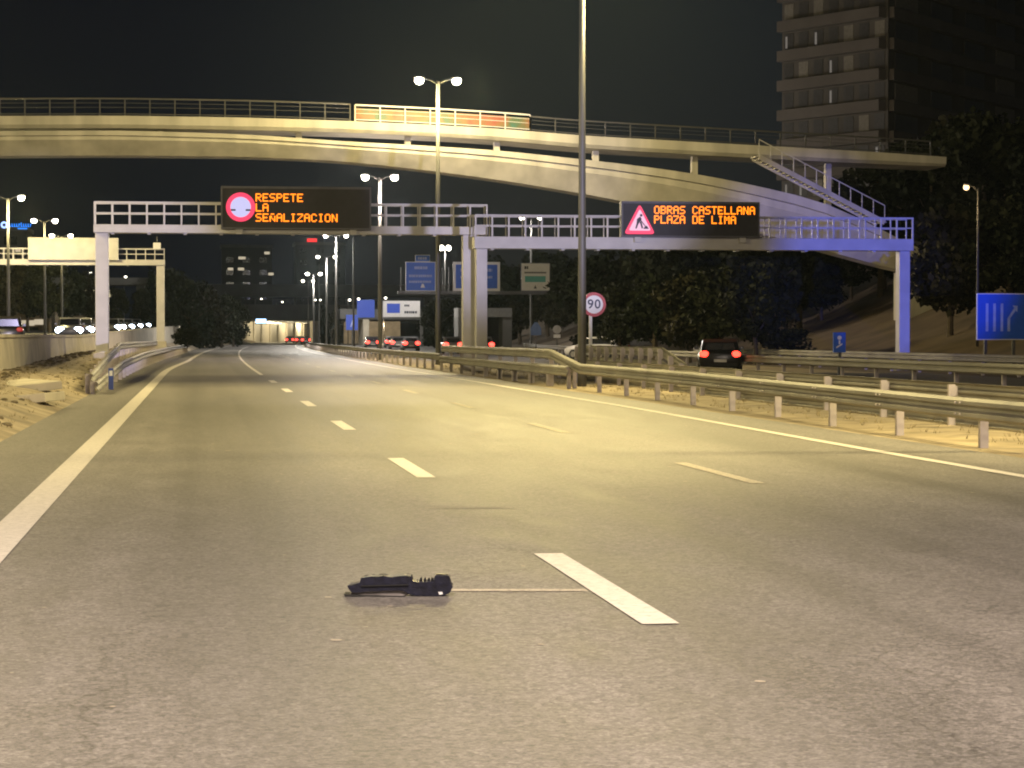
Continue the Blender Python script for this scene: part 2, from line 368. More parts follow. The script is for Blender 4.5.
guardrail([(24.5,104,.78),(24.5,135,.80),(31,225,.80)],'guardrail at the far right of the side road behind the black car',-1,4)
bz=lambda u,Y:bankz(u,Y)*.6
guardrail([(-2.75,60.5,.34),(-2.72,82,.70),(-2.7,110,.78),(-2.3,215,.80)],'left guardrail with sloping end beside the white edge line',1,4)
guardrail([(-2.9,61,.55),(-3.2,80,.85),(-3.4,97,1.08),(-3.4,160,1.0)],'guardrail on the left bank curving round the gantry pillar',1,4,gz=lambda u,Y:bankz(u,Y))
# blue end marker on the left and right rails
for (X,Y,l) in ((-2.55,66,'blue reflector post at the start of the left guardrail'),(12.3,73.5,'blue reflector post at the foot of the grey lamp pole')):
    t=thing('reflector_post',l,'marker post',(X,Y,0)); MB().box(-.07,.07,-.03,.03,0,.62,.01).build('blade',M_blue,t)
    MB().box(-.045,.045,-.036,-.032,.40,.55).build('reflector',M_swhite,t)
# ------------------------------------------------------------------ concrete wall on the left
t=thing('concrete_wall','long cracked concrete retaining wall between sandy bank and raised left road','wall',(-6,0,0))
secs=[]
for Y in list(range(0,420,6)):
    x=cx(Y)-.02; top=1.5+.0072*max(0,Y-118); 
    secs.append([Vector((x-.2,Y,-.3)),Vector((x+.22,Y,-.3)),Vector((x+.16,Y,top*.6)),Vector((x+.1,Y,top)),Vector((x-.2,Y,top))])
MB().sweep(secs).build('wall_body',M_conc,t)
secs=[]
for Y in list(range(0,420,6)):
    x=cx(Y)-.02; top=1.503+.0072*max(0,Y-118)
    secs.append([Vector((x-.25,Y,top)),Vector((x+.16,Y,top)),Vector((x+.16,Y,top+.1)),Vector((x-.25,Y,top+.1))])
MB().sweep(secs).build('coping',M_conc,t)

# drain slabs on the bank
for i,(X,Y,rz_,l) in enumerate([(-4.3,56,.3,'tilted concrete drain slab on the sandy bank, nearest the guardrail end'),(-5.1,47,.1,'flat concrete slab half buried in sand at the foot of the wall'),(-3.6,49,-.2,'small broken concrete slab beside the shoulder')]):
    o=MB().box(-.55,.55,-1.8+.5*i,1.8-.5*i,-.1,.09,.02).build('drain_slab',M_conc); o.location=(X,Y,bankz(X,Y)+.0); o.rotation_euler=(0,-.10,rz_)
    o['label']=l; o['category']='slab'
# ------------------------------------------------------------------ gantries
def gantry(label,XL,XR,Y,zb,zt,zr,wp=.58,over=.35,bays=None,pill=(1,1),basez=(0,0),mesh=M_gantry,beamd=1.0,tilt=0):
    t=thing('sign_gantry',label,'gantry',(XL,Y,0)); W=XR-XL
    for k,(x,on) in enumerate(((0,pill[0]),(W,pill[1]))):
        if on:
            p=MB().box(x-wp/2,x+wp/2,-.3,.3,basez[k]-.5,zb,.03).build('pillar',mesh,t)
            MB().box(x-wp/2-.15,x+wp/2+.15,-.42,.42,basez[k]-.5,basez[k]+.12,.02).build('base_plate',M_conc,t)
    MB().box(-.35,W+over,-beamd/2,beamd/2,zb,zt,.02).build('beam',mesh,t)
    n=bays or max(2,int(W/.82)); 
    for s,nm in ((-beamd/2+.03,'railing'),(beamd/2-.03,'railing')):
        mb=MB(); z0=zt
        for i in range(n+1):
            x=-.3+(W+.25+over)*i/n; mb.bar((x,s,z0),(x,s,zr),.07 if s<0 else .05)
        mb.bar((-.33,s,zr),(W+over-.02,s,zr),.075); mb.bar((-.3,s,(z0+zr)/2+.02),(W+over-.05,s,(z0+zr)/2+.02),.05)
        mb.build(nm,mesh,t)
    for i in range(int(W/1.6)): MB().box(.4+i*1.6,.55+i*1.6,-.3,.3,zb-.06,zb-.002).build('bracket',mesh,t)
    return t
YG=102
def Z(py,Y=YG): return HCAM+(336-py)*Y/F*1.008
gl=at(102,235,YG).x; gc=at(468.5,235,YG).x
gantry('white steel gantry over the main road carrying the left message sign',gl,gc,YG,Z(235.5),Z(227.5),Z(206),bays=23,basez=(.7,0),over=.83)
YH=100
gl2=at(481,235,YH).x; gr2=at(903,235,YH).x
gantry('wide grey gantry over the side road carrying the right message sign',gl2,gr2,YH,Z(249,YH),Z(237,YH),Z(216,YH),bays=27,wp=.5)
YK=185
gantry('yellow lit gantry seen from behind over the raised left road',at(-40,255,YK).x,at(160.5,255,YK).x,YK,Z(267,YK),Z(261.5,YK),Z(251,YK),bays=22,wp=.65,basez=(1,1.0),pill=(1,1))
t=thing('sign_back_panel','blank yellow-lit back of a large message sign on the left gantry','sign',at(28,260,YK-.9))
W_=87*YK/F; H_=(260-238)*YK/F
MB().box(0,W_,-.18,.18,0,H_,.05).build('housing',M_gantry,t)
mb=MB(); 
for i in range(9): mb.box(W_*i/8.6+.1,W_*i/8.6+.16,-.23,-.18,.08,.9 if i%2 else .65)
mb.build('stiffener',M_gantry,t)
t=thing('camera_box','small pale camera box on the right end of the yellow gantry','camera',at(157,249,YK-.5)); MB().box(-.3,.3,-.3,.3,0,.5,.04).build('housing',M_swhite,t); MB().bar((0,0,.5),(0,0,1.0),.08).build('mast',M_pole,t)
# ------------------------------------------------------------------ LED message signs
FONT={'R':'11110 10001 10001 11110 10100 10010 10001','E':'11111 10000 10000 11110 10000 10000 11111','S':'01111 10000 10000 01110 00001 00001 11110','P':'11110 10001 10001 11110 10000 10000 10000','T':'11111 00100 00100 00100 00100 00100 00100','L':'10000 10000 10000 10000 10000 10000 11111','A':'01110 10001 10001 11111 10001 10001 10001','Ñ':'01110 00000 11001 11001 10101 10011 10001','N':'10001 11001 11001 10101 10011 10011 10001','I':'01110 00100 00100 00100 00100 00100 01110','Z':'11111 00001 00010 00100 01000 10000 11111','C':'01110 10001 10000 10000 10000 10001 01110','O':'01110 10001 10001 10001 10001 10001 01110','B':'11110 10001 10001 11110 10001 10001 11110','D':'11110 10001 10001 10001 10001 10001 11110','M':'10001 11011 10101 10101 10001 10001 10001',' ':'00000 00000 00000 00000 00000 00000 00000'}
def ledtext(txt,x,z,px,pz,parent,y):
    for ci,ch in enumerate(txt):
        if ch==' ': continue
        mb=MB()
        for r_,row in enumerate(FONT[ch].split()):
            for c_,v in enumerate(row):
                if v=='1':
                    X=x+(ci*6+c_)*px; Zz=z-r_*pz; h=.5
                    mb.box(X-px*h,X+px*h,y-.01,y,Zz-pz*h,Zz+pz*h)
        mb.build('letter',E_led,parent)
def vms(label,x0,x1,y0,y1,Y):
    a=at(x0,y1,Y); t=thing('message_sign',label,'electronic sign',a)
    W=(at(x1,y1,Y)-a).x; H=(y1-y0)*Y/F*1.01
    MB().box(0,W,-.1,.45,0,H,.05).build('housing',M_house,t)
    mb=MB(); mb.box(.0,W,-.13,-.102,H-.1,H); mb.box(0,W,-.13,-.102,0,.07); mb.box(0,.07,-.13,-.102,.07,H-.1); mb.box(W-.07,W,-.13,-.102,.07,H-.1); mb.build('frame',mat('frame_grey',(.08,.08,.1),.5),t)
    mb=MB()
    for fx in (.12,.88): mb.box(W*fx-.15,W*fx+.15,-.05,.35,-.22,.0)
    mb.build('bracket',M_gantry,t)
    def lx(px): return (px-x0)*W/(x1-x0)
    def lz_(py): return (y1-py)*H/(y1-y0)
    return t,lx,lz_,W/(x1-x0)
t,lx,lz_,k=vms('left electronic message sign reading RESPETE LA SEÑALIZACION with red ring symbol',221,371,187,229,YG-.75)
for s,py in (('RESPETE',194.6),('LA',204.4),('SEÑALIZACION',214.2)): ledtext(s,lx(256),lz_(py),k*1.15,k*1.15,t,-.106)
mb=MB(); ring(mb,lx(240.5),lz_(207.5),k*10.2,k*14.5,-.125,-.103); mb.build('red_ring',E_red,t)
mb=MB(); disc(mb,lx(240.5),lz_(207.5),k*10.2,-.118,-.103); mb.build('pale_disc',E_pale,t)
mb=MB(); mb.box(lx(230.5),lx(235.5),-.125,-.12,lz_(211.2),lz_(209.6)); mb.box(lx(245.5),lx(250.5),-.125,-.12,lz_(211.2),lz_(209.6)); mb.build('symbol_bar',M_black,t)
t,lx,lz_,k=vms('right electronic message sign reading OBRAS CASTELLANA PLAZA DE LIMA with roadworks triangle',621,759,201,237,YH-.75)
for s,py in (('OBRAS CASTELLANA',206.2),('PLAZA DE LIMA',215.8)): ledtext(s,lx(654),lz_(py),k*1.06,k*1.12,t,-.106)
def tri(cx_,top,bot,hw,y0,y1,m,nm,r=2.0):
    P=[(cx_-hw,bot),(cx_+hw,bot),(cx_,top)]; poly=[]
    for i in range(3):
        a=Vector(P[i]); pv=Vector(P[i-1]); nx=Vector(P[(i+1)%3]); 
        d1=(pv-a).normalized()*r; d2=(nx-a).normalized()*r
        for q in (0,.33,.67,1): 
            p=(a+d1)*(1-q)**2+a*2*q*(1-q)+(a+d2)*q*q; poly.append((lx(p.x),lz_(p.y)))
    MB().prism(poly,y0,y1).build(nm,m,t)
tri(639,203.5,234,15.5,-.112,-.103,E_red,'red_triangle',4); tri(639.2,208.5,230.6,11.2,-.122,-.113,emit('pink_led',(.95,.55,.75),1.0),'pale_triangle',2.5)
mb=MB(); y0,y1=-.13,-.124
mb.prism([(lx(a),lz_(c)) for a,c in ((636.3,219),(639.5,216.5),(641,219),(637.5,224.5),(636,228.5),(634.6,228.5),(636,223))],y0,y1)
mb.prism([(lx(a),lz_(c)) for a,c in ((639,222),(640.5,221),(642.5,228),(641,228.5))],y0,y1)
disc(mb,lx(640.5),lz_(215.2),k*1.3,y0,y1,12)
mb.prism([(lx(a),lz_(c)) for a,c in ((642.5,228.8),(644.5,226),(646,225.6),(648.2,228.8))],y0,y1)
mb.prism([(lx(a),lz_(c)) for a,c in ((638.8,219.5),(639.3,218.6),(645,226),(644.4,226.5))],y0,y1)
mb.build('worker_symbol',emit('worker_ink',(.02,.03,.12),.2),t)
# ------------------------------------------------------------------ street lamps
def lamp_light(name,loc,col,power,parent,r=.18,spot=None):
    l=bpy.data.lights.new(name,'SPOT' if spot else 'POINT'); l.color=col; l.energy=power; l.shadow_soft_size=r
    if spot: l.spot_size=R(spot); l.spot_blend=.9
    o=bpy.data.objects.new(name,l); COL.objects.link(o); o.parent=parent; o.location=loc; return o
YEL=(1.0,.80,.34); WRM=(1,.82,.67); WHT=(1,.93,.82)
def lamp(X,Y,H,label,arms=(-1.35,1.35),col=WRM,power=0,rad=.12,far=False,group='lamp posts along the motorway',z0=0,hs=1.0,warm=False,name='street_lamp',target=None):
    t=thing(name,label,'street lamp',(X,Y,z0),0,group)
    MB().tube([(0,0,-.6),(0,0,.5),(0,0,H*.5),(0,0,H)],[rad*1.25,rad*1.2,rad*.95,rad*.72],12).build('pole',M_pole,t,smooth=True)
    for a in arms:
        arm=MB().tube([(0,0,H-.15),(a*.4,0,H+.06),(a*.72,0,H+.12)],[rad*.5,rad*.42,rad*.36],8).build('arm',M_pole,t,smooth=True)
        d=1 if a>0 else -1
        hd=MB().ball((a*.95,0,H+.16),.27*hs,(1.1,.6,.42)).build('lantern',M_lens,t,smooth=True)
        MB().ball((a*.97,0,H+.02),.25*hs,(1.0,.9,.9)).build('lens',E_warm if warm else (E_lampf if far else E_lamp),hd,smooth=True)
        if power:
            lo=lamp_light('lamp_light',(a*1.5,0,H-.35),col,power,t,.2,spot=(128 if target else None))
            if target: lo.rotation_euler=(Vector(target)-Vector((X+a*.97,Y,H))).to_track_quat('-Z','Y').to_euler(); lo.data.spot_blend=1.0
    return t
L0=LAMP
lamp(12.5,-1,14.2,'lamp post behind the viewpoint',col=WRM,power=L0*1.4)
lamp(11.9,29,14.2,'lamp post just outside the right edge of the view',col=YEL,power=L0*1.25,target=(3.8,36,0))
lamp(-4.2,6,12.5,'lamp post on the left bank outside the view',arms=(1.35,),col=WRM,power=L0*1.2)
p=at(582,380,70); lamp(p.x,70,14.2,'tall grey lamp post rising out of the top of the picture by the speed sign',col=YEL,power=L0*1.35,rad=.118,target=(4.5,58,0))
p=at(438,300,122); lamp(p.x,122,15.4,'tallest visible double lamp post, in front of the footbridge',col=YEL,power=L0*.75,rad=.125,arms=(-1.05,1.05))
p=at(380,300,150); lamp(p.x,150,12.1,'double lamp post rising just right of the left message sign',col=WRM,power=L0*.7,rad=.125,arms=(-1.0,1.0))
for i,(px,py,Y,arms,l) in enumerate([(336,236,240,(-1.1,1.1),'double lamp post far up the road, tallest of the distant row under the gantry'),(326.5,257,300,(-1.15,1.15),'double lamp post far up the road, second of the distant row'),(313.5,274,370,(-1.0,1.1),'double lamp post far up the road, third of the distant row'),(308,281,430,(-1.0,1.0),'double lamp post far up the road, smallest of the distant row'),(353.5,238,235,(),'bare distant pole right of the distant lamp row'),(319,264,400,(),'bare thin pole amid the distant lamp row'),(445,248,325,(-.5,.5),'bright lamp head above the blue direction signs'),(531,218,237,(-1.0,1.0),'bright lamp seen through the railing of the right gantry')]):
    p=at(px,py,Y); lamp(p.x,Y,p.z,l,arms=arms,col=WHT,power=L0*(1.0 if i in (0,1,2) else .16 if i in (6,7) else 0),rad=.12 if i!=4 else .1,far=True,hs=1.0+.25*(i>1)+(.5 if i in(6,) else 0)-(.1 if i==7 else 0))
for i,(px,py,Y,arms,l) in enumerate([(8,198,172,(-1.1,1.0),'double lamp post at the left edge of the view over the raised road'),(44.5,221,205,(-.95,.95),'second double lamp post over the raised road'),(61.5,236,238,(-1.0,.95),'third and smallest double lamp post over the raised road')]):
    p=at(px,py,Y); lamp(p.x,Y,p.z-1.2,l,arms=arms,col=YEL,power=L0*(.75 if i<1 else .25),rad=.12,far=False,group='lamp posts over the raised left road',z0=1.2)
p=at(978,188,104); lamp(p.x,104,7,'single warm lamp glowing among the trees on the right bank',arms=(-.6,),col=(1,.7,.35),power=180,far=True,warm=True,group='single lamps',z0=p.z-7,hs=.6,rad=.06)
for px,py,l in ((208,296,'first'),(221,294,'second'),(233,294,'third'),(255,299,'fourth'),(276,302,'fifth')):
    p=at(px,py,560); lamp(p.x,560,p.z-6,'tiny curved lamp on the far overpass, '+l+' from the left',arms=(1.6,),far=True,rad=.16,hs=.8,group='tiny lamps on the far overpass',z0=6)
for px,py,l in ((314,300,'left'),(319,300,'right')):
    p=at(px,py,500); lamp(p.x,500,p.z,'pale lamp right of the tiny curved lamps, '+l+' one of the pair',arms=(.3,),far=True,rad=.1,hs=.8,group='pale lamps by the far overpass')
for px,py,l in ((348,300,'over the blue sign, left one'),(357,299,'over the blue sign, right one'),(378.5,298,'over the white direction sign, left one'),(384,298,'over the white direction sign, right one'),(89,273,'beyond the yellow gantry'),(124,277,'right of the near left gantry pillar')):
    p=at(px,py,420); lamp(p.x,420,p.z,'small distant lamp '+l,arms=(.3,),far=True,rad=.08,hs=.95,group='small distant lamps')
for Y,l in ((62,'third'),(98,'second'),(134,'nearest')): lamp(-16.5,Y,11.5,'double lamp post of the raised road left of the view, '+l+' before the visible ones',arms=(-1.1,1.1),col=YEL,power=L0*.75,group='lamp posts over the raised left road',z0=1)
# ------------------------------------------------------------------ footbridge
YB=131
t=thing('footbridge','curved pale concrete footbridge with two decks crossing the whole motorway','bridge',(0,YB,0))
def prof(tab,x):
    for (a,*A),(c,*C) in zip(tab,tab[1:]):
        if a<=x<=c:
            q=(x-a)/(c-a); return [p+(r_-p)*q for p,r_ in zip(A,C)]
    return list(tab[-1][1:])
up=[(-300,121,134),(-60,116.5,128.5),(120,116,128),(250,118,130),(340,121,132),(420,124.5,135.5),(500,129,140),(582,136,148),(700,142.5,155),(832,150,162),(905,154,165),(945,158,167)]
lo=[(-300,137,162),(-60,132,155),(120,131,154),(250,135,155.5),(340,141.7,159.5),(420,146,168),(500,151,178.5),(582,160,192),(620,164,199),(700,175,216),(768,189,234),(825,203,248.5),(893,236,267.5),(932,259,276)]
def smooth_tab(tab,xs):
    # light smoothing so the arch reads as a curve
    out_=[]
    for x in xs:
        acc=None
        for dx,wt in ((-30,.25),(0,.5),(30,.25)):
            v=prof(tab,min(max(x+dx,tab[0][0]),tab[-1][0])); acc=[wt*q for q in v] if acc is None else [a_+wt*q for a_,q in zip(acc,v)]
        out_.append((x,*acc))
    return out_
def girder(tab,xs,prof_fn,name,m,D):
    secs=[]
    for x,a,c in smooth_tab(tab,xs):
        A=at(x,a,YB); C=at(x,c,YB); secs.append([Vector((A.x,dy,C.z+(A.z-C.z)*fz)) for dy,fz in prof_fn])
    return MB().sweep(secs).build(name,m,t,smooth=False)
xs_up=list(range(-300,946,15)); xs_lo=list(range(-300,930,15))+[932]
girder(up,xs_up,[(0,0),(-.25,.28),(-.25,1.0),(0.1,1.0),(.1,.82),(3.4,.82),(3.4,1),(3.7,1),(3.7,.28),(3.3,0)],'upper_deck',M_bridge,3.5)
girder(lo,xs_lo,[(.9,0),(-.15,.62),(-.15,.78),(-.4,.80),(-.4,1.0),(4.4,1.0),(4.4,.78),(2.8,0)],'arch_girder',M_bridge,4)
# lattice stub columns between arch and deck
for px in (-250,-120,20,160,300,410,500,600,700,835):
    a=prof(up,px)[1]; c=prof(lo,px)[0]; A=at(px,a-1,YB); C=at(px,c+2,YB)
    MB().bar((A.x,1.6,A.z),(A.x,1.6,C.z),.34,.5).build('column',M_bridge,t)
A=at(700,250,YB)
for px in (-230,925): 
    A=at(px,prof(lo,px)[1]-3,YB); MB().box(A.x-1,A.x+1,.3,3,-1,A.z).build('pier',M_bridge,t)
# stair flight
A=at(752,159,YB-1.2); B=at(876,224,YB-1.2)
st=MB().bar((A.x,-1.4,A.z),(B.x,-1.4,B.z),.12,.28).bar((A.x,-2.9,A.z),(B.x,-2.9,B.z),.12,.28)
for i in range(30):
    q=i/29; st.box(A.x+(B.x-A.x)*q-.15,A.x+(B.x-A.x)*q+.15,-2.86,-1.46,A.z+(B.z-A.z)*q+.0,A.z+(B.z-A.z)*q+.05)
st.build('stair',M_bridge,t)
st=MB().bar((A.x,-2.9,A.z+1),(B.x,-2.9,B.z+1),.05); 
for i in range(12):
    q=i/11; x=A.x+(B.x-A.x)*q; z=A.z+(B.z-A.z)*q; st.bar((x,-2.9,z),(x,-2.9,z+1),.04)
st.build('handrail',M_gantry,t)
# railing on upper deck
def railing(px0,px1,hpx,name,m,stp):
    mb=MB(); xs=[]; x=px0
    while x<=px1: xs.append(x); x+=stp
    pts=[]
    for x in xs:
        a=smooth_tab(up,[x])[0][1]; A=at(x,a,YB); h=hpx*YB/F
        mb.bar((A.x,-.1,A.z),(A.x,-.1,A.z+h),.07); pts.append((A.x,A.z,h))
    for (x0,z0,h),(x1,z1,_) in zip(pts,pts[1:]):
        for f,wd in ((1,.09),(.12,.05),(.5,.025),(.75,.025)): mb.bar((x0,-.1,z0+h*f),(x1,-.1,z1+h*f),wd)
    mb.build(name,m,t); return pts
railing(-300,355,17,'railing',M_rail,25); pts=railing(355,530,16.5,'railing',M_gantry,25); railing(530,940,15,'railing',M_rail,25)  # one railing: end stretches coloured darker to look dimly lit
# coloured mesh panels behind the railing (painted screen)
m=bpy.data.materials.new('painted_mesh'); m.use_nodes=True; n=m.node_tree; bb=n.nodes['Principled BSDF']
tcx=n.nodes.new('ShaderNodeTexCoord'); no=n.nodes.new('ShaderNodeTexNoise'); no.inputs['Scale'].default_value=.75; no.inputs['Detail'].default_value=3
cr=n.nodes.new('ShaderNodeValToRGB'); E=cr.color_ramp.elements; E[0].position=.3; E[0].color=(.005,.11,.09,1); E[1].position=.68; E[1].color=(.22,.025,.01,1)
e=E.new(.42); e.color=(.06,.09,.03,1); e=E.new(.52); e.color=(.17,.09,.02,1); e=E.new(.6); e.color=(.22,.06,.02,1)
n.links.new(tcx.outputs['Object'],no.inputs['Vector']); n.links.new(no.outputs['Fac'],cr.inputs[0]); n.links.new(cr.outputs[0],bb.inputs['Base Color'])
for i,((x0,z0,h),(x1,z1,_)) in enumerate(zip(pts,pts[1:])):
    MB().prism([(x0+.05,z0+.12),(x1-.05,z1+.12),(x1-.05,z1+h*.82),(x0+.05,z0+h*.82)],-.02,.0).build('mesh_panel',m,t)
# ------------------------------------------------------------------ road signs
def board(name,label,px0,px1,py0,py1,Y,face,cat='road sign',border=M_swhite,ground=None,posts=(),items=(),group=None,bw=.06):
    a=at(px0,py1,Y); W=at(px1,py1,Y).x-a.x; H=(py1-py0)*Y/F*1.01
    t=thing(name,label,cat,a,0,group)
    MB().box(0,W,-.02,.05,0,H,.012).build('panel',border,t)
    MB().box(bw,W-bw,-.032,-.021,bw,H-bw).build('face',face,t)
    def lx(px): return (px-px0)*W/(px1-px0)
    def lz_(py): return (py1-py)*H/(py1-py0)
    for p_ in posts: MB().bar((lx(p_),.09,-a.z-.3 if ground is None else ground-a.z),(lx(p_),.09,H*.9),.12).build('post',M_pole,t)
    for kind,m_,pp in items:
        mb=MB()
        if kind=='r': mb.box(lx(pp[0]),lx(pp[2]),-.042,-.033,lz_(pp[3]),lz_(pp[1]))
        elif kind=='b':
            for (q0,q1) in zip(pp,pp[1:]): mb.bar((lx(q0[0]),-.045,lz_(q0[1])),(lx(q1[0]),-.045,lz_(q1[1])),.012,.016*Y)
        mb.build('marking' if kind!='x' else 'text',m_,t)
    return t
def words(t,x,z,size,rows,m):
    """rows of small letter-like blocks, unreadable at this distance in the photograph"""
    pass
def txt(parent,s,x,z,size,m,y=-.04,align='CENTER',name='lettering'):
    c=bpy.data.curves.new('lettering','FONT'); c.body=s; c.size=size; c.align_x=align; c.align_y='CENTER'; c.extrude=.004; c.offset=.014*size
    o=bpy.data.objects.new('lettering',c); COL.objects.link(o); dg=bpy.context.evaluated_depsgraph_get()
    me=bpy.data.meshes.new_from_object(o.evaluated_get(dg)); bpy.data.objects.remove(o); 
    for v in me.vertices: v.co=Vector((v.co.x+x,y-v.co.z,v.co.y+z))
    ob=bpy.data.objects.new(name,me); COL.objects.link(ob); me.materials.clear(); me.materials.append(m); ob.parent=parent; return ob
# 90 sign
Y=84; c=at(593.9,304.5,Y); t=thing('speed_sign','round red ringed 90 speed limit sign on a white post','speed sign',(c.x,Y,0))
mb=MB(); disc(mb,0,c.z,.46,-.02,.02); mb.build('plate',M_sred,t)
mb=MB(); disc(mb,0,c.z,.345,-.03,-.021); mb.build('face',M_swhite,t)
txt(t,'9',-.135,c.z,.48,M_sblack,-.036,name='digit'); txt(t,'0',.135,c.z,.48,M_sblack,-.036,name='digit')
MB().bar((-.12,.06,-.3),(-.12,.06,c.z+.3),.11).build('post',M_swhite,t)
# big blue lane sign at right
Y=93; t=board('lane_sign','large blue lane layout sign with four white lines, one bending right',976.5,1060,292,340,Y,M_sblue,posts=(986,1014,1050),bw=.04)
k=Y/F
mb=MB()
for x in (987.5,995.5,1003.5,1011): 
    mb.bar(((x-976.5)*k,-.045,(340-331)*k),((x-976.5)*k,-.045,(340-(302 if x<1010 else 316))*k),.012,1.0) if False else mb.box((x-976.5-1.4)*k,(x-976.5+1.4)*k,-.045,-.034,(340-331)*k,(340-(302 if x<1010 else 317))*k)
mb.prism([((a-976.5)*k,(340-c_)*k) for a,c_ in ((1009.6,317.5),(1012.4,317.5),(1019,308.5),(1017,306.5))],-.045,-.034)
mb.prism([((a-976.5)*k,(340-c_)*k) for a,c_ in ((1015,304),(1020.5,304.5),(1020,311))],-.045,-.034)
mb.build('marking',mat('sign_pale',(.35,.45,.75),.5),t)
# small blue sign
Y=86; t=board('info_sign','small blue roadside sign with white symbol on a thin post beside the side road',833,845.5,332,352.5,Y,M_sblue,posts=(840,),border=M_sblue,bw=.02)
k=Y/F; mb=MB(); disc(mb,6.6*k,15.2*k,2.2*k,-.045,-.033,14); mb.prism([(3.2*k,4.2*k),(9.5*k,8*k),(9.5*k,9.6*k),(3.2*k,5.8*k)],-.045,-.033); mb.box(5.8*k,7.4*k,-.045,-.033,8.6*k,12.6*k); mb.build('symbol',M_swhite,t)
# direction sign gantry Y=232
YS=232
gx0=at(398,291,YS).x; gx1=at(566,291,YS).x
t=thing('sign_gantry','dark distant gantry behind the grey pillars carrying three direction signs','gantry',(gx0,YS,0))
zz=Z(291,YS)
MB().box(0,gx1-gx0,.2,.8,zz-.35,zz,.02).build('beam',M_pole,t)
for x in (at(438.5,291,YS).x-gx0,at(469,291,YS).x-gx0): MB().box(x-.2,x+.2,.25,.75,-.3,zz-.355).build('pillar',M_pole,t)
for x in (401,437,443,449): 
    X=at(x,291,YS).x-gx0; MB().bar((X,.15,zz),(X,.15,zz+2.4),.1).build('stanchion',M_pole,t)
def rows(t,W,H,spec,m):
    mb=MB(); r3=random.Random(int(W*100))
    for (fz,fx0,fx1,h) in spec:
        x=fx0*W
        while x<fx1*W:
            w_=r3.uniform(.14,.26)*h/.22; mb.box(x,min(x+w_*.8,fx1*W),-.045,-.034,fz*H-h/2,fz*H+h/2); x+=w_
    mb.build('lettering',m,t)
kk=YS/F
M_pl=mat('sign_letter',(.35,.42,.75),.5)
t=board('direction_sign','blue direction sign with pale lettering left of the pillars',405.5,435.5,262,291,YS-1,M_sblue); rows(t,30*kk,29*kk,[(.8,.3,.75,.28),(.52,.12,.88,.25),(.32,.12,.85,.22)],M_pl); mb=MB(); mb.prism([(15*kk,.35),(16.5*kk,.75),(18*kk,.75),(19.5*kk,.35)],-.045,-.034); mb.build('marking',M_swhite,t)
t=board('direction_sign','small blue tab standing on top of the left blue direction sign',415,430,255,261.6,YS-1,M_sblue,bw=.04); rows(t,15*kk,6.6*kk,[(.5,.2,.8,.25)],M_pl)
t=board('direction_sign','white bordered blue direction sign half hidden behind the grey gantry pillars',453,500,262,291,YS-1,M_sblue,bw=.28); rows(t,47*kk,29*kk,[(.72,.16,.4,.3),(.72,.6,.84,.3),(.48,.16,.36,.25),(.48,.66,.84,.25)],M_pl)
t=board('direction_sign','white direction sign with a green band right of the pillars',521,550,263,291,YS-1,M_swhite,border=mat('sign_rim',(.2,.2,.28),.5)); rows(t,29*kk,28*kk,[(.84,.12,.25,.3),(.66,.12,.88,.16)],M_sblack)
MB().box(4*kk,25*kk,-.045,-.034,9*kk,15*kk).build('green_band',M_sgreen,t)
mb=MB(); mb.prism([(13*kk,2.5*kk),(14.5*kk,6*kk),(16*kk,2.5*kk)],-.045,-.034); mb.build('marking',M_sblack,t)
# signs by the far underpass
Y=330
board('direction_sign','plain bright blue sign left of the white one over the red tail lights',357,374.5,300,317.5,Y,E_blued,border=M_sblue)
t=board('direction_sign','white direction sign with a blue square over the queue of red tail lights',383,420,301,317,Y,M_swhite,border=M_swhite); kk2=Y/F
MB().box(4*kk2,17*kk2,-.045,-.034,4*kk2,13.5*kk2).build('blue_square',E_blued,t); rows(t,37*kk2,16*kk2,[(.72,.58,.72,.3),(.3,.58,.92,.35)],M_sblack)
t=thing('sign_gantry','long dark gantry beam under the bright blue and white signs','gantry',(at(352,319,Y).x,Y+.6,0)); wd=at(424,319,Y).x-at(352,319,Y).x
MB().box(0,wd,-.2,.3,Z(319.5,Y),Z(317.8,Y)).build('beam',M_pole,t)
for x in (.3,wd-.3): MB().box(x-.2,x+.2,-.2,.3,-.2,Z(319.5,Y)-.005).build('pillar',M_pole,t)
t=board('direction_sign','small dim blue sign below the bright blue sign',346,358,315,330,Y-6,E_blued,border=M_sblue,posts=(352,)); kq=Y/F; MB().prism([(4*kq,3*kq),(5.5*kq,3*kq),(8.5*kq,11*kq),(7*kq,12*kq)],-.045,-.034).build('marking',M_pl,t)
t=thing('speed_sign','tiny round sign with plate far right of the grey pillars','road sign',(at(557,331,190).x,190,0))
z_=at(557,329.5,190).z; mb=MB(); disc(mb,0,z_,.36,-.02,.02); mb.build('plate',mat('sign_grey',(.4,.4,.42),.5),t); MB().box(-.3,.3,-.03,.02,z_-.72,z_-.42).build('sub_plate',M_swhite,t); MB().bar((0,.06,-.2),(0,.06,z_),.08).build('post',M_pole,t)
t=thing('warning_sign','small blue arrow shaped roadside sign near the foot of the dark trees','road sign',(at(536,330,190).x,190,0))
z_=at(536,334,190).z; MB().prism([(-.45,z_-.1),(.45,z_-.1),(.45,z_+.5),(.12,z_+1.0),(-.12,z_+1.0),(-.45,z_+.5)],-.02,.02).build('plate',mat('dim_blue',(.10,.16,.35),.5),t); MB().bar((0,.05,-.2),(0,.05,z_),.08).build('post',M_pole,t)
t=thing('tunnel_sign','small glowing white blue sign at the mouth of the far underpass','sign',at(261,324,505)); MB().box(-1.3,1.3,-.1,.1,-.0,1.3,.03).build('housing',M_house,t); MB().box(-1.15,1.15,-.13,-.11,.15,1.15).build('face',emit('sign_glow',(.45,.7,1),3),t)
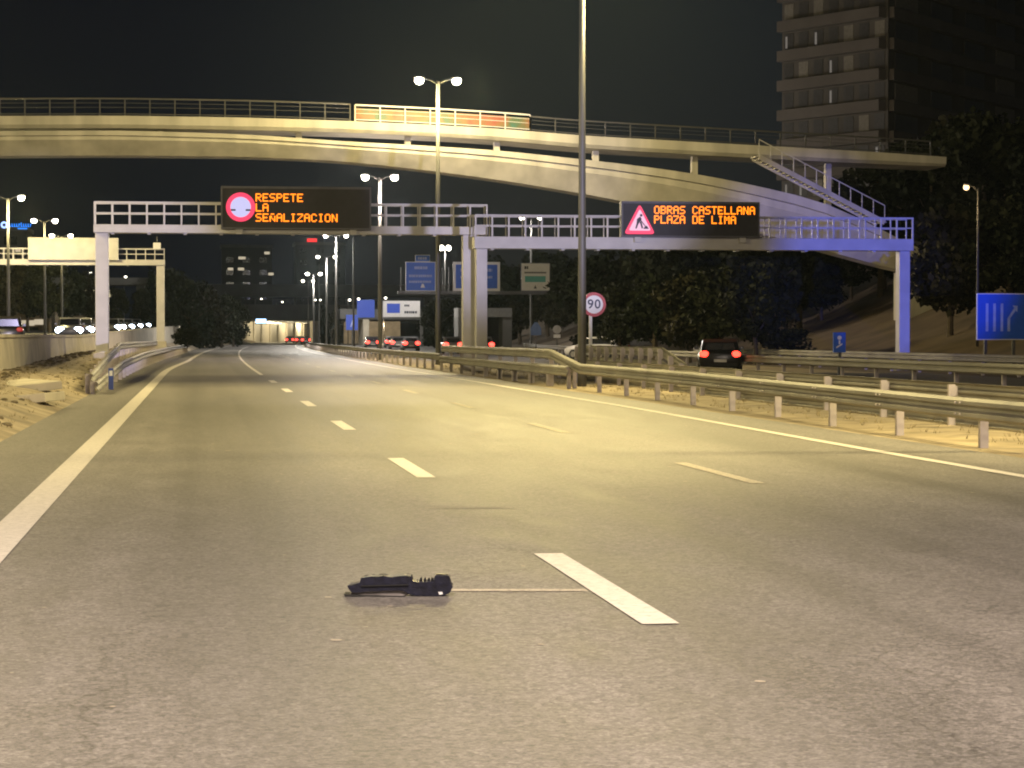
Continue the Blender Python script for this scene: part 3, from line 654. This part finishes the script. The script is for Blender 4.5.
# ------------------------------------------------------------------ cars
def car_proto(name,label,paint,front=False,rear=True,group=None,loc=(0,0,0),rz=0,far=False,H=1.5):
    t=thing(name,label,'car',loc,rz,group)
    # local +Y forward, rear at y=-2.1
    W=.88; secs=[]
    for y,zl,zh,w1,w2 in ((-2.15,.42,.80,.74,.70),(-2.08,.30,.95,.84,.78),(-1.7,.26,1.0,.88,.82),(-.8,.24,1.0,.9,.84),(.6,.24,.98,.9,.84),(1.4,.24,.92,.88,.8),(1.95,.28,.80,.82,.72),(2.15,.4,.66,.7,.62)):
        secs.append([Vector(p) for p in ((-w1*.9,y,zl),(w1*.9,y,zl),(w1,y,zl+.12),(w1,y,(zl+zh)/2+.08),(w2,y,zh),(-w2,y,zh),(-w1,y,(zl+zh)/2+.08),(-w1,y,zl+.12))])
    MB().sweep(secs).build('body',paint,t,smooth=True)
    MB().sweep([[Vector(p) for p in ((-w,y,.95),(w,y,.95),(w*.88,y2,z),(-w*.88,y2,z))] for y,y2,z,w in ((-2.0,-1.55,H-.12,.79),(-1.5,-1.2,H,.80),(.2,.0,H,.80),(1.15,.45,H-.1,.78))]).build('roof',paint,t)
    MB().prism([(-.62,.99),(.62,.99),(.54,H-.16),(-.54,H-.16)],-2.02,-2.0).build('rear_window',M_glass,t).rotation_euler=(0,0,0)
    mb=MB(); 
    for s in (-1,1): mb.prism([(0,0),(0,0.001),(0.001,0)],0,.001) if False else mb.quad((s*.80,-1.5,1.0),(s*.80,1.0,1.0),(s*.735,.4,H-.13),(s*.735,-1.25,H-.13))
    mb.build('side_window',M_glass,t)
    MB().quad((-.66,1.22,1.0),(.66,1.22,1.0),(.6,.62,H-.1),(-.6,.62,H-.1)).build('windscreen',M_glass,t)
    for s in (-1,1):
        for y in (-1.3,1.35):
            w_=MB().tube([(s*.70,y,.32),(s*.91,y,.32)],.32,20).build('wheel',M_black,t); MB().tube([(s*.905,y,.32),(s*.925,y,.32)],.19,14).build('rim',M_galv,w_)
        MB().ball((s*.64,-2.1,.80),.19 if not far else .27,(1,.45,.75)).build('tail_light',(E_tailf if far else E_tail) if rear else M_sred,t,smooth=True)
        MB().ball((s*.62,2.03,.62),.15 if not front else .27,(1.2,.5,.8)).build('headlight',E_head if front else M_swhite,t,smooth=True)
        MB().box(s*.88-.02,s*1.04+.02*0,.55,.68,.98,1.12,.02).build('mirror',paint,t) if s>0 else MB().box(-1.04,-.86,.55,.68,.98,1.12,.02).build('mirror',paint,t)
    MB().box(-.26,.26,-2.19,-2.155,.48,.6).build('number_plate',mat('plate_lit',(.5,.48,.45),.5),t)
    MB().box(-.7,.7,-2.24,-2.1,.3,.44,.02).build('bumper',M_black,t)
    return t
P_black=mat('car_black',(.012,.012,.014),.3,var=.1,coat=.5); P_white=mat('car_white',(.55,.55,.54),.35,coat=.5); P_grey=mat('car_grey',(.12,.12,.13),.35,coat=.5); P_red=mat('car_red',(.25,.03,.03),.35,coat=.5)
Y=90; c=at(731,356,Y); car_proto('car','black car with glowing red tail lights driving away on the side road',P_black,loc=(c.x,Y+2.1,0),rz=-.21,H=1.42)
Y=150; c=at(597,356,Y); car_proto('car','pale car partly hidden behind the 90 sign post',P_white,rear=False,loc=(c.x,Y,0),H=1.5,rz=.9)
p0=car_proto('car','dark car with red tail lights just left of the grey gantry pillar',P_grey,loc=(at(453,340,196).x,198,0),far=True)
p0['group']='cars queuing with red tail lights'
for px,Y,l in ((482,200,'dark car whose right tail light shows beside the white blue pillar'),(410,235,'car with red tail lights nearest on the right of the queue below the white sign'),(397,262,'car with red tail lights in the middle of the queue below the white sign'),(391,300,'farthest car of the queue below the white sign'),(372,275,'car with separate red tail lights left of the queue, beside a thin pole'),(404,330,'small distant car at the head of the queue by the portal')):
    c=at(px,340,Y); dup(p0,(c.x,Y,0),-.02,l,'cars queuing with red tail lights')
for px,Y,l in ((290,470,'left car with reddish lights inside the far underpass'),(300,455,'middle car with reddish lights inside the far underpass'),(306,440,'right car with reddish lights at the mouth of the far underpass')):
    c=at(px,340,Y); dup(p0,(c.x,Y,0),-.06,l,'cars in the far underpass')
h0=car_proto('car','oncoming car with bright headlights closest to the left pillar',P_grey,front=True,rear=False,loc=(at(82,325,170).x,170,lz(170)),rz=math.pi+.03,far=True); h0['group']='oncoming cars on the raised road'
for px,Y,l in ((70,160,'oncoming car with bright headlights left of the white pillar'),(117,235,'oncoming car with bluish headlights right of the white pillar'),(126,255,'second oncoming car right of the white pillar'),(135,285,'third oncoming car right of the white pillar'),(144,330,'farthest oncoming car, beside the yellow gantry leg'),(111,215,'oncoming car hidden partly by the white pillar')):
    c=at(px,325,Y); dup(h0,(c.x,Y,lz(Y)),math.pi+.03,l,'oncoming cars on the raised road')
c=at(6,330,120); car_proto('car','dark parked looking car on the raised road at the left edge',P_black,rear=False,loc=(c.x,120,lz(120)),rz=math.pi/2*0+.1)
# ------------------------------------------------------------------ far overpass and underpasses
YT=511
t=thing('overpass','dark low overpass with a lit underpass beneath at the end of the road','overpass',(0,YT,0))
X0=at(244,330,YT).x; X1=at(313,330,YT).x; X2=at(400,330,YT).x; XL_=at(228,330,YT).x
zt=Z(305,YT); zb=Z(321,YT)
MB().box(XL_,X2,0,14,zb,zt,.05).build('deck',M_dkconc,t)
mb=MB(); 
for i in range(40): mb.bar((XL_+(X2-XL_)*i/39,.2,zt),(XL_+(X2-XL_)*i/39,.2,zt+1.1),.08)
mb.bar((XL_,.2,zt+1.1),(X2,.2,zt+1.1),.1); mb.build('railing',M_pole,t)
MB().box(XL_-8,X0,0.5,14,-.3,zb-.01).build('abutment',M_conc,t)
MB().box(X1,X1+2.5,0.5,14,-.3,zb-.01).build('pier',M_conc,t)
MB().box(X1+3.2,X1+5.2,0.5,14,-.3,zb-.01).build('pier',M_conc,t)
secs=[]
for i in range(14):
    q=i/13; x=X0+ (X1-X0+6)*q**1.15; y=14+ 95*q; secs.append([Vector((x-.3,y,-.2)),Vector((x,y,-.2)),Vector((x,y,zb)),Vector((x-.3,y,zb))])
MB().sweep(secs).build('tunnel_wall',mat('tunnel_panel',(.5,.46,.38),.6,var=.1),t)
MB().box(X0-2,X1+30,14.01,120,zb,zb+.6).build('tunnel_roof',M_dkconc,t)
mb=MB()
for i in range(9):
    q=(i+.5)/9; x=X0+(X1-X0+6)*q**1.15; y=14+95*q; mb.box(x-.02,x+.25,y-.6,y+.1,0,zb-.01)
mb.build('pilaster',M_conc,t)
for i in range(5): lamp_light('tunnel_light',(X0+6+3.0*i,8+20*i,zb-.6),(1,.83,.5),1900,t,.4)
mb=MB()
for i in range(6): mb.box(X0+2.5+1.5*i,X0+6+1.5*i,3+18*i,3.5+18*i,zb-.35,zb-.15)
mb.build('tunnel_lamp',E_tun,t)
# upper overpass
t=thing('overpass','long grey upper overpass far behind the low one','overpass',(0,545,0))
A=at(150,300,545).x; B=at(470,300,545).x
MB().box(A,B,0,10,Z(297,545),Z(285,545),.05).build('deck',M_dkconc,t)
for px in (205,325,430): MB().box(at(px,300,545).x-1,at(px,300,545).x+1,2,6,0,Z(297,545)-.01).build('pier',M_dkconc,t)
# right portal overpass
YP=390; t=thing('overpass','overpass with lit portal over the queue of red tail lights','overpass',(0,YP,0))
A=at(352,330,YP).x; B=at(470,330,YP).x
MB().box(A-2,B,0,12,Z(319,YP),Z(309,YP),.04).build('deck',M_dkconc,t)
for px in (366,433): x=at(px,330,YP).x; MB().box(x-.5,x+.5,-.3,12,-.2,Z(319,YP)-.01).build('pier',M_conc,t)
MB().box(at(433,330,YP).x+.55,B+14,-.2,12,-.2,Z(319,YP)-.01).build('abutment',M_dkconc,t)
MB().box(A+3,B-6,70,70.5,-.2,Z(319,YP)).build('back_wall',M_conc,t)
lamp_light('portal_light',(at(395,330,YP).x,30,Z(319,YP)-1),(1,.75,.45),3000,t,.4); lamp_light('portal_light',(at(410,330,YP).x,55,Z(319,YP)-1),(1,.75,.45),2500,t,.4)
# small dark portal to the right of pillars
YQ=240; t=thing('portal','dark underpass mouth with a pale lintel between grey pillars and tree bank','underpass',(0,YQ,0))
A=at(486,330,YQ).x; B=at(512,330,YQ).x
MB().box(A-3,B,0,4,Z(317,YQ),Z(308,YQ)).build('lintel',mat('dim_grey',(.13,.13,.13),.8),t); MB().box(A-3,A-2,.1,4,-.2,Z(317,YQ)-.01).build('jamb',M_dkconc,t); MB().box(B-1,B,.1,4,-.2,Z(317,YQ)-.01).build('jamb',M_dkconc,t); MB().box(A-2,B-1,3.5,4,-.2,Z(317,YQ)-.01).build('back_wall',M_black,t)
# bands on the left: road bridge behind trees
t=thing('overpass','dark road bridge crossing behind the yellow gantry on the left','overpass',(0,330,0))
A=at(-60,280,330).x; B=at(150,280,330).x; MB().box(A,B,0,9,Z(286,330),Z(279,330)).build('deck',M_dkconc,t)
for px in (30,140): MB().box(at(px,300,330).x-.6,at(px,300,330).x+.6,2,5,0,Z(286,330)-.01).build('pier',M_dkconc,t)
t=thing('lit_hoarding','cream lit long sign board hung under the road bridge on the left','sign board',at(69,297,300)); MB().box(0,46*300/F,0,.3,0,7*300/F,.03).build('panel',emit('hoarding_face',(.8,.7,.42),.35,base=(.6,.55,.4)),t)
mb=MB()
for i in range(6): mb.box(.8+i*1.0,.9+i*1.0,-.02,-.005,.1,.8)
mb.build('divider',M_dkconc,t)
# ------------------------------------------------------------------ buildings
def win_block(t,x0,x1,y0,y1,z0,z1,floors,cols,lit,paint,rng_=None,name='window'):
    MB().box(x0,x1,y0,y1,z0,z1).build('wall',paint,t)
Y=250
tw=thing('apartment_tower','dim apartment tower with banded balconies rising at the top right','tower block')
A=at(782,100,Y); C=at(888,100,Y-14); D=at(1075,100,Y+30); 
M_tw=mat('tower_render',(.10,.088,.085),.85,var=.12,scale=.2); M_tb=mat('tower_band',(.13,.112,.108),.85,var=.12,scale=.3)
A2=(A.x,A.y); C2=(C.x,C.y); D2=(D.x,D.y)
mb=MB(); base=[A2,C2,D2,(D2[0]+2,D2[1]+26),(A2[0]*(A2[1]+34)/A2[1]+2,A2[1]+34)]
v0=[mb.bm.verts.new((x,y,4)) for x,y in base]; v1=[mb.bm.verts.new((x,y,52)) for x,y in base]
for i in range(5): mb.bm.faces.new((v0[i],v0[(i+1)%5],v1[(i+1)%5],v1[i]))
mb.bm.faces.new(v1); mb.build('wall',M_tw,tw)
def facade(P,Q,nfl,h,z0,cols,kind):
    d=Vector((Q[0]-P[0],Q[1]-P[1],0)); L=d.length; d.normalize(); nrm=Vector((d.y,-d.x,0))
    P3=Vector((P[0],P[1],0))
    def ob(s0,s1,za,zb_,o0,o1,name,m):
        mb=MB(); vs=[]
        for o_ in (o0,o1):
            for s,z in ((s0,za),(s1,za),(s1,zb_),(s0,zb_)): vs.append(mb.bm.verts.new(P3+d*s+nrm*o_+Vector((0,0,z))))
        for q in ((0,1,2,3),(7,6,5,4),(0,4,5,1),(1,5,6,2),(2,6,7,3),(3,7,4,0)): mb.bm.faces.new([vs[i] for i in q])
        return mb.build(name,m,tw)
    for f in range(nfl):
        z=z0+f*h
        ob(.3,L-.3,z-1.15,z+.05,0.0,.55 if kind=='w' else 1.15,'balcony_band',M_tb)
        for c_ in range(cols):
            s0=L*(c_+.18)/cols; s1=L*(c_+.80)/cols
            lit=rnd.random()<(.07 if kind=='b' else .03)
            w_=ob(s0,s1,z+.25,z+h-1.35,-.0+.01,.06,'window',mat('tower_pane',(.07,.065,.07),.4) if rnd.random()<.8 else mat('blind',(.22,.2,.18),.8))
            if lit: ob(s0+.2,s0+ (s1-s0)*.35,z+.4,z+h-1.6,.07,.09,'lit_pane',emit('dim_window',(.9,.8,.7),.16))
facade(A2,C2,12,3.35,17,7,'b'); facade(C2,D2,12,3.35,17,6,'w')
ll=lamp_light('tower_fill_light',(A.x-6,A.y-45,28),(.95,.85,.85),200,tw,1.0)  # unseen fill light added to brighten the tower facade
# distant blocks
def block(label,px0,px1,pytop,Y,paint,wins,depth=15):
    a=at(px0,336,Y).x; c=at(px1,336,Y).x; H=Z(pytop,Y); t=thing('distant_building',label,'building',(a,Y,0))
    MB().box(0,c-a,0,depth,-1,H).build('wall',paint,t); MB().box(-.4,c-a+.4,-.4,depth+.4,H+.001,H+.8).build('roof',M_dkconc,t)
    nx=max(2,int((c-a)/4)); nz=max(2,int(H/3.4))
    for i in range(nx):
        for j in range(nz):
            if nx*nz<95: MB().box((i+.25)*(c-a)/nx,(i+.7)*(c-a)/nx,-.06,-.01,j*3.4+1.2,j*3.4+2.7).build('window',M_glass,t)
    for px,py,wd in wins:
        p=at(px,py,Y); MB().box(p.x-a-wd*.6,p.x-a+wd*.6,-.1,-.065,p.z-.35,p.z+.35).build('lit_window',E_win,t)
    return t
M_b1=mat('block_dark',(.05,.05,.055),.9); M_b2=mat('block_warm',(.30,.24,.16),.9)
block('dark block with a few lit windows beyond the left trees',222,272,249,620,M_b1,[(242,258,1.6),(230.5,269,1.2),(241,269,1.4),(267,253,1.2),(271,274,1.2)])
block('dark slab with a red sign on its roof behind the lamp row',296,345,246,640,M_b1,[])
t=thing('roof_sign','small glowing red sign on top of the dark slab','sign',at(312,242,636)); MB().box(-1.4,1.4,-.1,.1,0,1,.1).build('face',emit('red_sign',(1,.04,.04),1.2),t)
block('low warm lit building behind the trees at the left edge',-40,52,302,300,M_b2,[(5,322,1.2),(14,322,1.0),(28,323,1.4),(40,322,1.2)])
block('warm lit low building behind the oncoming headlights',56,100,316,330,M_b2,[(64,327,1.0),(76,327,1.2)])
block('dark tall block behind the blue rooftop sign',-60,26,234,420,M_b1,[(4,262,1),(18,250,.8)])
t=thing('rooftop_sign','blue neon rooftop sign with round emblem at the left edge','neon sign',at(0,229,400)); k=400/F
mb=MB(); ring(mb,4*k,4*k,1.6*k,3.4*k,-.1,0,18); mb.build('emblem',emit('neon_emblem',(.35,.5,1),2.0),t)
mb=MB(); r4=random.Random(3); x=9.
while x<30: 
    h=r4.choice((3.2,4.4,3.2)); mb.box(x*k,(x+.7)*k,-.1,0,2.2*k,(2.2+h)*k); mb.box((x+.7)*k,(x+1.5)*k,-.1,0,2.2*k,3.0*k) if r4.random()<.6 else mb.box((x+.7)*k,(x+1.5)*k,-.1,0,4.4*k,5.2*k); x+=2.2
mb.box(17*k,26*k,-.1,0,0,1.2*k); mb.build('letters',E_blue,t)
MB().box(0,31*k,.05,.15,.0,.15).build('rail',M_pole,t)
# ------------------------------------------------------------------ vegetation
def crown_mesh(seed,R_,H,leaf,n,tall=1.0):
    r=random.Random(seed); mb=MB(); cl=[]
    for i in range(26):
        a=r.uniform(0,2*math.pi); q=r.random()**.5; z=r.uniform(-1,1); rr=math.sqrt(max(0,1-z*z*.8))*q
        cl.append((Vector((math.cos(a)*rr*R_*.8,math.sin(a)*rr*R_*.8,z*H*.42)),r.uniform(.22,.42)*R_))
    for i in range(n):
        c,cr_=r.choice(cl); d=Vector((r.gauss(0,1),r.gauss(0,1),r.gauss(0,.8))).normalized()*cr_*r.uniform(.55,1.08); p=c+d
        u=Vector((r.gauss(0,1),r.gauss(0,1),r.gauss(0,1))).normalized(); v=u.cross(Vector((r.gauss(0,1),r.gauss(0,1),r.gauss(0,1)))).normalized(); s=leaf*r.uniform(.6,1.4)
        mb.bm.faces.new([mb.bm.verts.new(p+u*s+v*0),mb.bm.verts.new(p+v*s*.6),mb.bm.verts.new(p-u*s),mb.bm.verts.new(p-v*s*.6)])
    me=bpy.data.meshes.new('crown'); mb.bm.to_mesh(me); mb.bm.free(); return me
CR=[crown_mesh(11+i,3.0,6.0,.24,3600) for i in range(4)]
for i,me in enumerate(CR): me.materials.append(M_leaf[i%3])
def trunk_mesh(seed):
    r=random.Random(seed); mb=MB(); mb.tube([(0,0,-1.2),(.1,0,1.2),(-.05,.1,3.2),(.1,0,5.4)],[.26,.2,.15,.06],8)
    for i in range(6):
        a=r.uniform(0,6.28); z=r.uniform(1.6,3.6); mb.tube([(0,0,z),(math.cos(a)*.9,math.sin(a)*.9,z+.9),(math.cos(a)*1.9,math.sin(a)*1.9,z+1.5)],[.1,.06,.025],6)
    me=bpy.data.meshes.new('trunk'); mb.bm.to_mesh(me); mb.bm.free(); me.materials.append(M_bark); return me
TR=[trunk_mesh(i) for i in range(3)]
cnt=0
def tree(X,Y,z,h,wd,label,group,name='tree',cat='tree',low=False):
    global cnt; cnt+=1
    t=thing(name,label,cat,(X,Y,z),rnd.uniform(0,6),group)
    tr=bpy.data.objects.new('trunk',TR[cnt%3]); COL.objects.link(tr); tr.parent=t; tr.scale=(h/8,h/8,h/8)
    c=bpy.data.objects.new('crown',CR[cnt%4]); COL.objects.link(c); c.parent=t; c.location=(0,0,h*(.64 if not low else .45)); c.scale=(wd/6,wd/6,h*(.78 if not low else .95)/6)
    return t
G='dark trees on the right bank'
tops=[(500,262,180),(520,270,200),(548,256,175),(575,262,190),(602,250,165),(628,258,185),(655,245,160),(682,240,170),(712,236,150),(742,228,160),(772,222,145),(800,215,150),(828,205,160),(855,185,165),(880,160,150),(905,150,160),(930,140,145),(955,125,155),(985,120,140),(1015,130,150),(1045,140,135),
 (560,285,150),(590,285,140),(620,288,145),(655,280,132),(690,276,128),(722,272,124),(755,270,120),(790,262,122),(822,262,118),(852,250,122),(885,240,118),(920,225,121),(950,215,116),(980,210,119),(1010,205,113),(1040,200,110)]
for i,(px,py,Y) in enumerate(tops):
    if i>20 and 760<px<945: Y=146+(px%7)*2; py+=12
    if px<600: Y=max(Y,242)+ (14 if i>20 else 30)
    p=at(px,py,Y); gz_=hgt(p.x,Y); h=p.z-gz_
    if h<4: h=4
    if px<640 and i<21: l='dark tree in the lower back row above the white direction sign'; g_='dark back row trees behind the right gantry'
    elif i<21 and px<860: l='dark tree of the back row seen between gantry beam and footbridge'; g_='dark back row trees under the footbridge'
    elif i<21: l='tall dark tree of the back row below the apartment tower'; g_='tall dark trees below the tower'
    elif px<760: l='dark front row tree on the bank behind the black car'; g_='front row trees behind the black car'
    elif px<900: l='dark front row tree on the bank left of the blue-lit pillar'; g_='front row trees left of the blue-lit pillar'
    else: l='dark front row tree on the bank behind the blue lane sign'; g_='front row trees behind the lane sign'
    tree(p.x,Y,gz_,h,h*rnd.uniform(.8,1.0) if h<14 else h*.6,l,g_)
for i in range(6):
    px=505+i*21+rnd.uniform(-6,6); Y=rnd.uniform(112,150) if px>600 else rnd.uniform(180,210); p=at(px,335,Y)
    u=p.x-cx(Y); 
    if u<33.5: p.x=33.5+cx(Y)+rnd.uniform(0,2)
    gz_=hgt(p.x,Y); tree(p.x,Y,gz_,rnd.uniform(1.6,3.2),rnd.uniform(2.5,4.5),'low dark bush at the foot of the right bank','bushes at the foot of the right bank','bush','bush',True)
# left trees
for i,(px,py,Y,l) in enumerate([(176,268,300,'dark tree right behind the yellow gantry leg'),(192,278,280,'dark bushy tree second from the yellow gantry leg'),(207,284,290,'dark tree third from the yellow gantry leg'),(221,292,300,'dark rounded tree left of the far underpass'),(233,300,330,'small dark tree at the left side of the far underpass'),(165,262,330,'tallest dark tree behind the yellow gantry leg')]):
    p=at(px,py,Y); h=p.z-.5; tree(p.x,Y,.5,h,h*.75,l,'trees left of the far underpass',low=True)
for i,(px,py,Y,l) in enumerate([(8,266,250,'lit tree under the left edge of the yellow gantry'),(28,268,255,'second tree under the yellow gantry'),(50,264,250,'yellowish lit tree under the middle of the yellow gantry'),(70,272,262,'small tree left of the white gantry pillar'),(92,275,270,'tree partly behind the white gantry pillar'),(116,290,280,'small dark tree right of the white gantry pillar'),(140,292,290,'dark tree between the two gantry legs')]):
    p=at(px,py,Y); h=p.z-lz(Y); tree(p.x,Y,lz(Y),h,h*.7,l,'trees along the raised left road')
for i,(px,py,Y,l) in enumerate([(326,300,420,'small conifer between the far underpass and the blue sign'),(337,303,400,'darker small conifer beside the blue sign'),(440,296,290,'dark tree behind the tallest lamp post'),(432,303,350,'dark tree beneath the blue direction signs'),(462,296,300,'dark tree behind the grey pillars'),(505,298,300,'dark tree right of the grey pillars')]):
    p=at(px,py,Y); h=p.z; tree(p.x,Y,0,h,h*(.32 if i<2 else .8),l,'scattered trees by the far underpasses','conifer' if i<2 else 'tree',low=True)
tree(at(183,330,150).x,200,.7,1.7,3,'low dry bush beside the far end of the left guardrail','roadside bushes','bush','bush',True)
# dry weed tufts on the sandy verges
mb=MB(); r5=random.Random(9)
for i in range(1500):
    if i%2: u=r5.uniform(-5.6,-3.1); Y=r5.uniform(28,140); z=bankz(u,Y)
    else: u=r5.choice((r5.uniform(11.1,13.4),r5.uniform(31,34))); Y=r5.uniform(30,120); z=0
    for k_ in range(4):
        a=r5.uniform(0,6.28); l=r5.uniform(.03,.11); X=u+cx(Y)+r5.uniform(-.05,.05); y=Y+r5.uniform(-.05,.05)
        mb.bm.faces.new([mb.bm.verts.new(q) for q in ((X-.006,y,z),(X+.006,y,z),(X+math.cos(a)*l*.7,y+math.sin(a)*l*.7,z+l))])
o=mb.build('dry_grass',mat('dry_grass',(.22,.18,.09),.9),norm=False); o['kind']='stuff'; o['label']='dry weeds on the sandy verges'; o['category']='grass'
# ------------------------------------------------------------------ unseen beacon assumed from the blue tint, plus pale spots added for the pillars
t=thing('unseen_beacon','added unseen beacon bar on a stand behind the viewpoint, lighting the gantries','beacon',(13,-9,0))
MB().box(-.5,.5,-.15,.15,1.7,1.85,.03).build('light_bar',M_house,t); MB().bar((0,0,0),(0,0,1.7),.08).build('stand',M_pole,t)
def aim(o,target):
    d=Vector(target)-Vector((o.parent.location.x+o.location.x,o.parent.location.y+o.location.y,o.location.z)); o.rotation_euler=d.to_track_quat('-Z','Y').to_euler()
o=lamp_light('gantry_spot',(0,.2,2.1),(.06,.12,1.0),360000,t,.1,spot=6.2); aim(o,(31,100,4.9)); o.data.spot_blend=.7
o=lamp_light('gantry_spot',(0,.2,2.15),(.72,.68,1.0),260000,t,.1,spot=9.5); aim(o,(15,100,10)); o.data.spot_blend=.6  # added pale spot, brightens the middle pillars and gantry beam
o=lamp_light('gantry_spot',(0,.2,2.2),(.72,.66,1.0),260000,t,.1,spot=6); aim(o,(-4.4,102,4.5)); o.data.spot_blend=.6  # added pale spot, brightens the left gantry pillar

# ------------------------------------------------------------------ thin night haze
HZ=MB().box(-500,420,-100,1200,-2,75).build('haze',None); HZ['kind']='stuff'
m=bpy.data.materials.new('haze_air'); m.use_nodes=True; n=m.node_tree; n.nodes.clear()
o_=n.nodes.new('ShaderNodeOutputMaterial'); v_=n.nodes.new('ShaderNodeVolumePrincipled'); v_.inputs['Density'].default_value=.00006; v_.inputs['Color'].default_value=(.72,.9,.98,1); v_.inputs['Anisotropy'].default_value=.6
n.links.new(v_.outputs[0],o_.inputs['Volume']); HZ.data.materials.append(m)

mb=MB(); r6=random.Random(21)
for i in range(420):
    u=r6.gauss(-5.5,.25) if i%3 else r6.uniform(-5.5,-3.2); Y=r6.uniform(30,130); u=max(u,-5.8); z=bankz(u,Y); q=r6.uniform(.02,.09)
    mb.ball((u+cx(Y),Y,z),q,(1.3,r6.uniform(1,3),.6),6)
o=mb.build('rubble',mat('rubble_stone',(.12,.095,.06),.95,var=.4,scale=3)); o['kind']='stuff'; o['label']='rubble and litter along the foot of the concrete wall'; o['category']='rubble'
